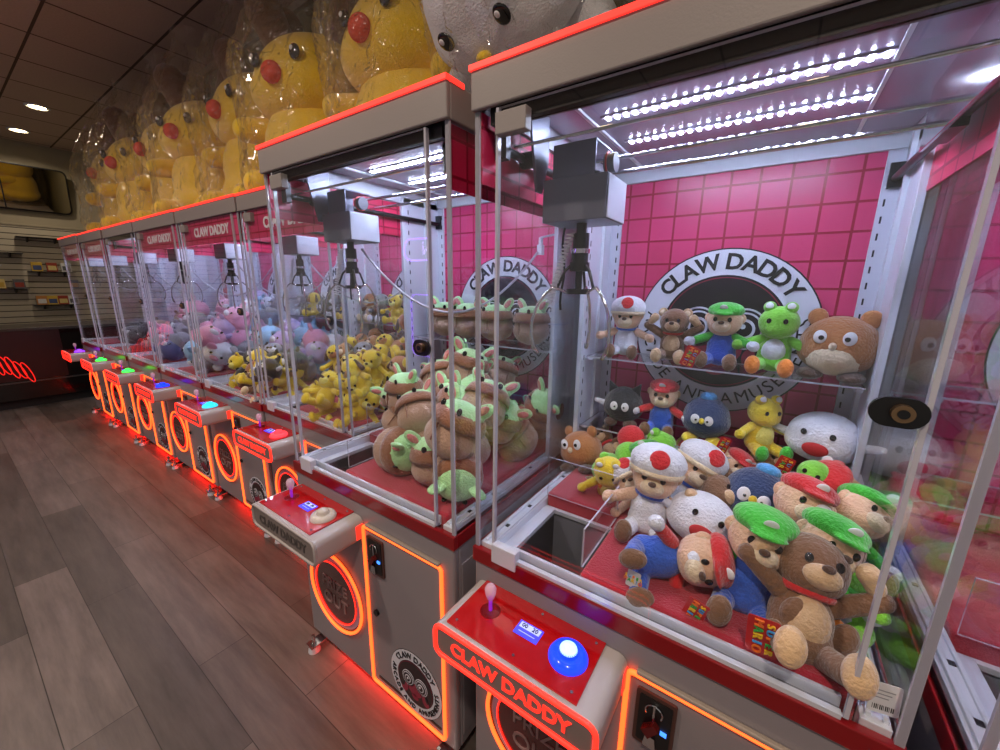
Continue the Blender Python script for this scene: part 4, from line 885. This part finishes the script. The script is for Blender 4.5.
for (k, x, y, z, s) in fill(['b_pink', 'b_pale_blue', 'b_white', 'b_grey', 'b_lilac'], 20, -3.045, -2.272, 1.22, 1.74, FL, sp, .08, rnd, .30, None, .1, over=.66):
    put(k, x, y, z, rnd.uniform(-60, 60), rnd.uniform(-50, 20), rnd.uniform(-40, 40), s * 1.15, k[2:].replace('_', ' ') + ' round plush toy at the back of the fourth machine', 'pastel toys in the fourth machine')
for j, k in enumerate(['gpup', 'ypup', 'blackcat', 'gpup', 'ybear']):
    put(k, -3.058 + .12 + j * .14, 1.64, 1.2412, rnd.uniform(-20, 20), 0, 0, .92, NAMES4[k] + ' on the upper shelf of the fourth machine', 'toys on the shelf of the fourth machine', True)
for i in (5, 6, 7):
    (n_, mx, my, _r) = [m for m in MX if m[0] == i][0]; rnd = random.Random(20 + i); sp = []
    res = fill(PAL[i], 40 if i < 7 else 18, mx + .015, mx + .785, my + .03, my + .79, FL, sp, .078, rnd, .27 if i < 7 else .13, lambda x, y, r: (x - r * .3 < mx + .28 and y - r * .6 < my + .31), .32, sc0=1.0, over=.66)
    for (k, x, y, z, s) in res:
        cn_ = k[2:].replace('_', ' ').replace('darkgrey', 'dark grey').replace('steelblue', 'dark blue')
        put(k, x, y, z, rnd.uniform(-70, 70), rnd.uniform(-60, 30), rnd.uniform(-40, 40), s * 1.2, cn_ + ' round plush toy in the heap of the %s machine' % ORD[i], 'plush toys in the %s machine' % ORD[i])
    if i == 5:
        for j in range(5):
            k = PAL[i][j]; cn_ = k[2:].replace('_', ' ').replace('steelblue', 'dark blue')
            put(k, mx + .12 + j * .14, my + .685, 1.2412, rnd.uniform(-20, 20), 0, 0, .9, cn_ + ' round plush toy on the upper shelf of the %s machine' % ORD[i], 'plush toys on the shelf of the %s machine' % ORD[i], True)

# ------------------------------------------------------------------ bagged giant toys on top of the machines
def big_toy(kind, body, ear, ear_in, nosem, cheek, eartype, bagh=1.16):
    r = empty(kind)
    b = blob('body', r, [E3((0, .02, .27), (.30, .24, .27)), E3((0, .02, .14), (.32, .26, .14))], body, .02, 6)
    h = blob('head', r, [E3((0, 0, .56), (.30, .24, .22)), E3((0, -.03, .52), (.31, .23, .16))], body, .02, 6)
    for s in (-1, 1):
        e_ = MB().ell((s * .115, -.236, .60), (.028, .012, .031), eye_m).build('eye', h, smooth='all', fixn=False)
        MB().ell((s * .115 - .006, -.247, .611), (.009, .005, .010), eyew_m).build('eye_highlight', e_, smooth='all', fixn=False)
        if eartype == 'long':
            e = blob('ear', h, [S3((s * .16, 0, .72), (s * .28, .01, .95), .075, .095)], ear, .014, 4)
        else: e = MB().ell((s * .17, .0, .75), (.07, .035, .075), ear).build('ear', h, smooth='all', fixn=False)
        blob('arm', r, [S3((s * .24, -.02, .38), (s * .32, -.15, .36), .07, .06)], body, .014, 4)
        blob('leg', r, [S3((s * .12, -.08, .07), (s * .17, -.24, .075), .075, .07)], body, .016, 4)
    MB().ell((0, -.262, .525), (.05, .035, .045) if cheek else (.03, .018, .02), cheek or nosem).build('nose', h, smooth='all', fixn=False)
    # wrinkled clear bag gathered above the head
    rb = random.Random(len(kind)); nu, nv = 44, 30; vs = []; fs = []
    for j in range(nv + 1):
        t = j / nv; z = .003 + t * bagh
        w = .37 * (1 - .10 * t) if t < .5 else .37 * (.95 - .72 * ((t - .5) / .5) ** 1.2)
        if t > .93: w += .05 * (t - .93) / .07
        for k in range(nu):
            a = 2 * PI * k / nu
            fold = 1 + (.05 + .16 * t) * math.sin(a * 7 + 3 * t + 1.3 * math.sin(5 * t)) * .6 + .05 * math.sin(a * 13 - 9 * t) + .03 * rb.uniform(-1, 1)
            vs.append((w * 1.02 * fold * math.cos(a), w * fold * .95 * math.sin(a) + .0, z + .012 * rb.uniform(-1, 1) * (0 < j)))
    for j in range(nv):
        for k in range(nu): fs.append((j * nu + k, j * nu + (k + 1) % nu, (j + 1) * nu + (k + 1) % nu, (j + 1) * nu + k))
    fs.append(tuple(range(nu))[::-1]); mb = MB(); mb.add(vs, fs, bag_m)
    bg = mb.build('plastic_bag', r, smooth='all', fixn=False); bg['label'] = 'clear wrinkled plastic bag'
    return r
bigy = big_toy('rabbit_plush', P_['gold'], P_['brown'], P_['brown'], P_['darkbrown'], mat('plush_coral', (220, 70, 40), .85, bump=.5, bscale=170), 'long')
bigw = big_toy('bear_plush', P_['white'], P_['white'], P_['white'], P_['gold'], None, 'round', .86)
BG = [(-1.46, 1.40, 1.03, 2, 'bagged yellow rabbit toy nearest the camera, on top of the second machine'), (-2.17, 1.38, 1.05, 16, 'second bagged yellow rabbit toy from the camera, on the third machine'),
      (-2.86, 1.44, 1.08, 4, 'third bagged yellow rabbit toy from the camera, above the pink and yellow toys'), (-3.52, 1.38, 1.05, 20, 'fourth bagged yellow rabbit toy from the camera, on the fourth machine'),
      (-4.22, 1.44, 1.10, 6, 'fifth bagged yellow rabbit toy from the camera, on the fifth machine'), (-4.90, 1.38, 1.08, 18, 'sixth bagged yellow rabbit toy from the camera, last but one'), (-5.62, 1.42, 1.12, 12, 'bagged yellow rabbit toy at the far end of the row of bagged toys')]
for j, (x, y, s_, rz, lab) in enumerate(BG):
    o = bigy if j == 0 else copy_tree(bigy); o.location = (x, y, 1.8935); o.rotation_euler = (0, 0, R(rz)); o.scale = (s_,) * 3
    tag(o, lab, 'soft toy', 'bagged giant toys on top of the machines')
bigw.location = (-.73, 1.50, 1.8935 + .215); bigw.rotation_euler = (R(65), 0, R(-3)); bigw.scale = (.85,) * 3
tag(bigw, 'bagged giant white bear toy on top between the two nearest machines', 'soft toy', 'bagged giant toys on top of the machines')
for a in CARDS: make_card(*a)
for i in (3, 4, 5, 6, 7, 8):
    for c in list(walk(MACH[i])):
        if c.name.split('.')[0] in ('gantry_motor_bracket', 'carriage_hood', 'winch_drum'): bpy.data.objects.remove(c)
if True:
    for k in ('hanging_cable', 'cable_connector'):
        for i in (1, 0):
            for c in list(MACH[i].children):
                if c.name.split('.')[0] == k: bpy.data.objects.remove(c)
for k, o in PK.items():
    if k not in USED:
        for c in list(walk(o)): bpy.data.objects.remove(c)
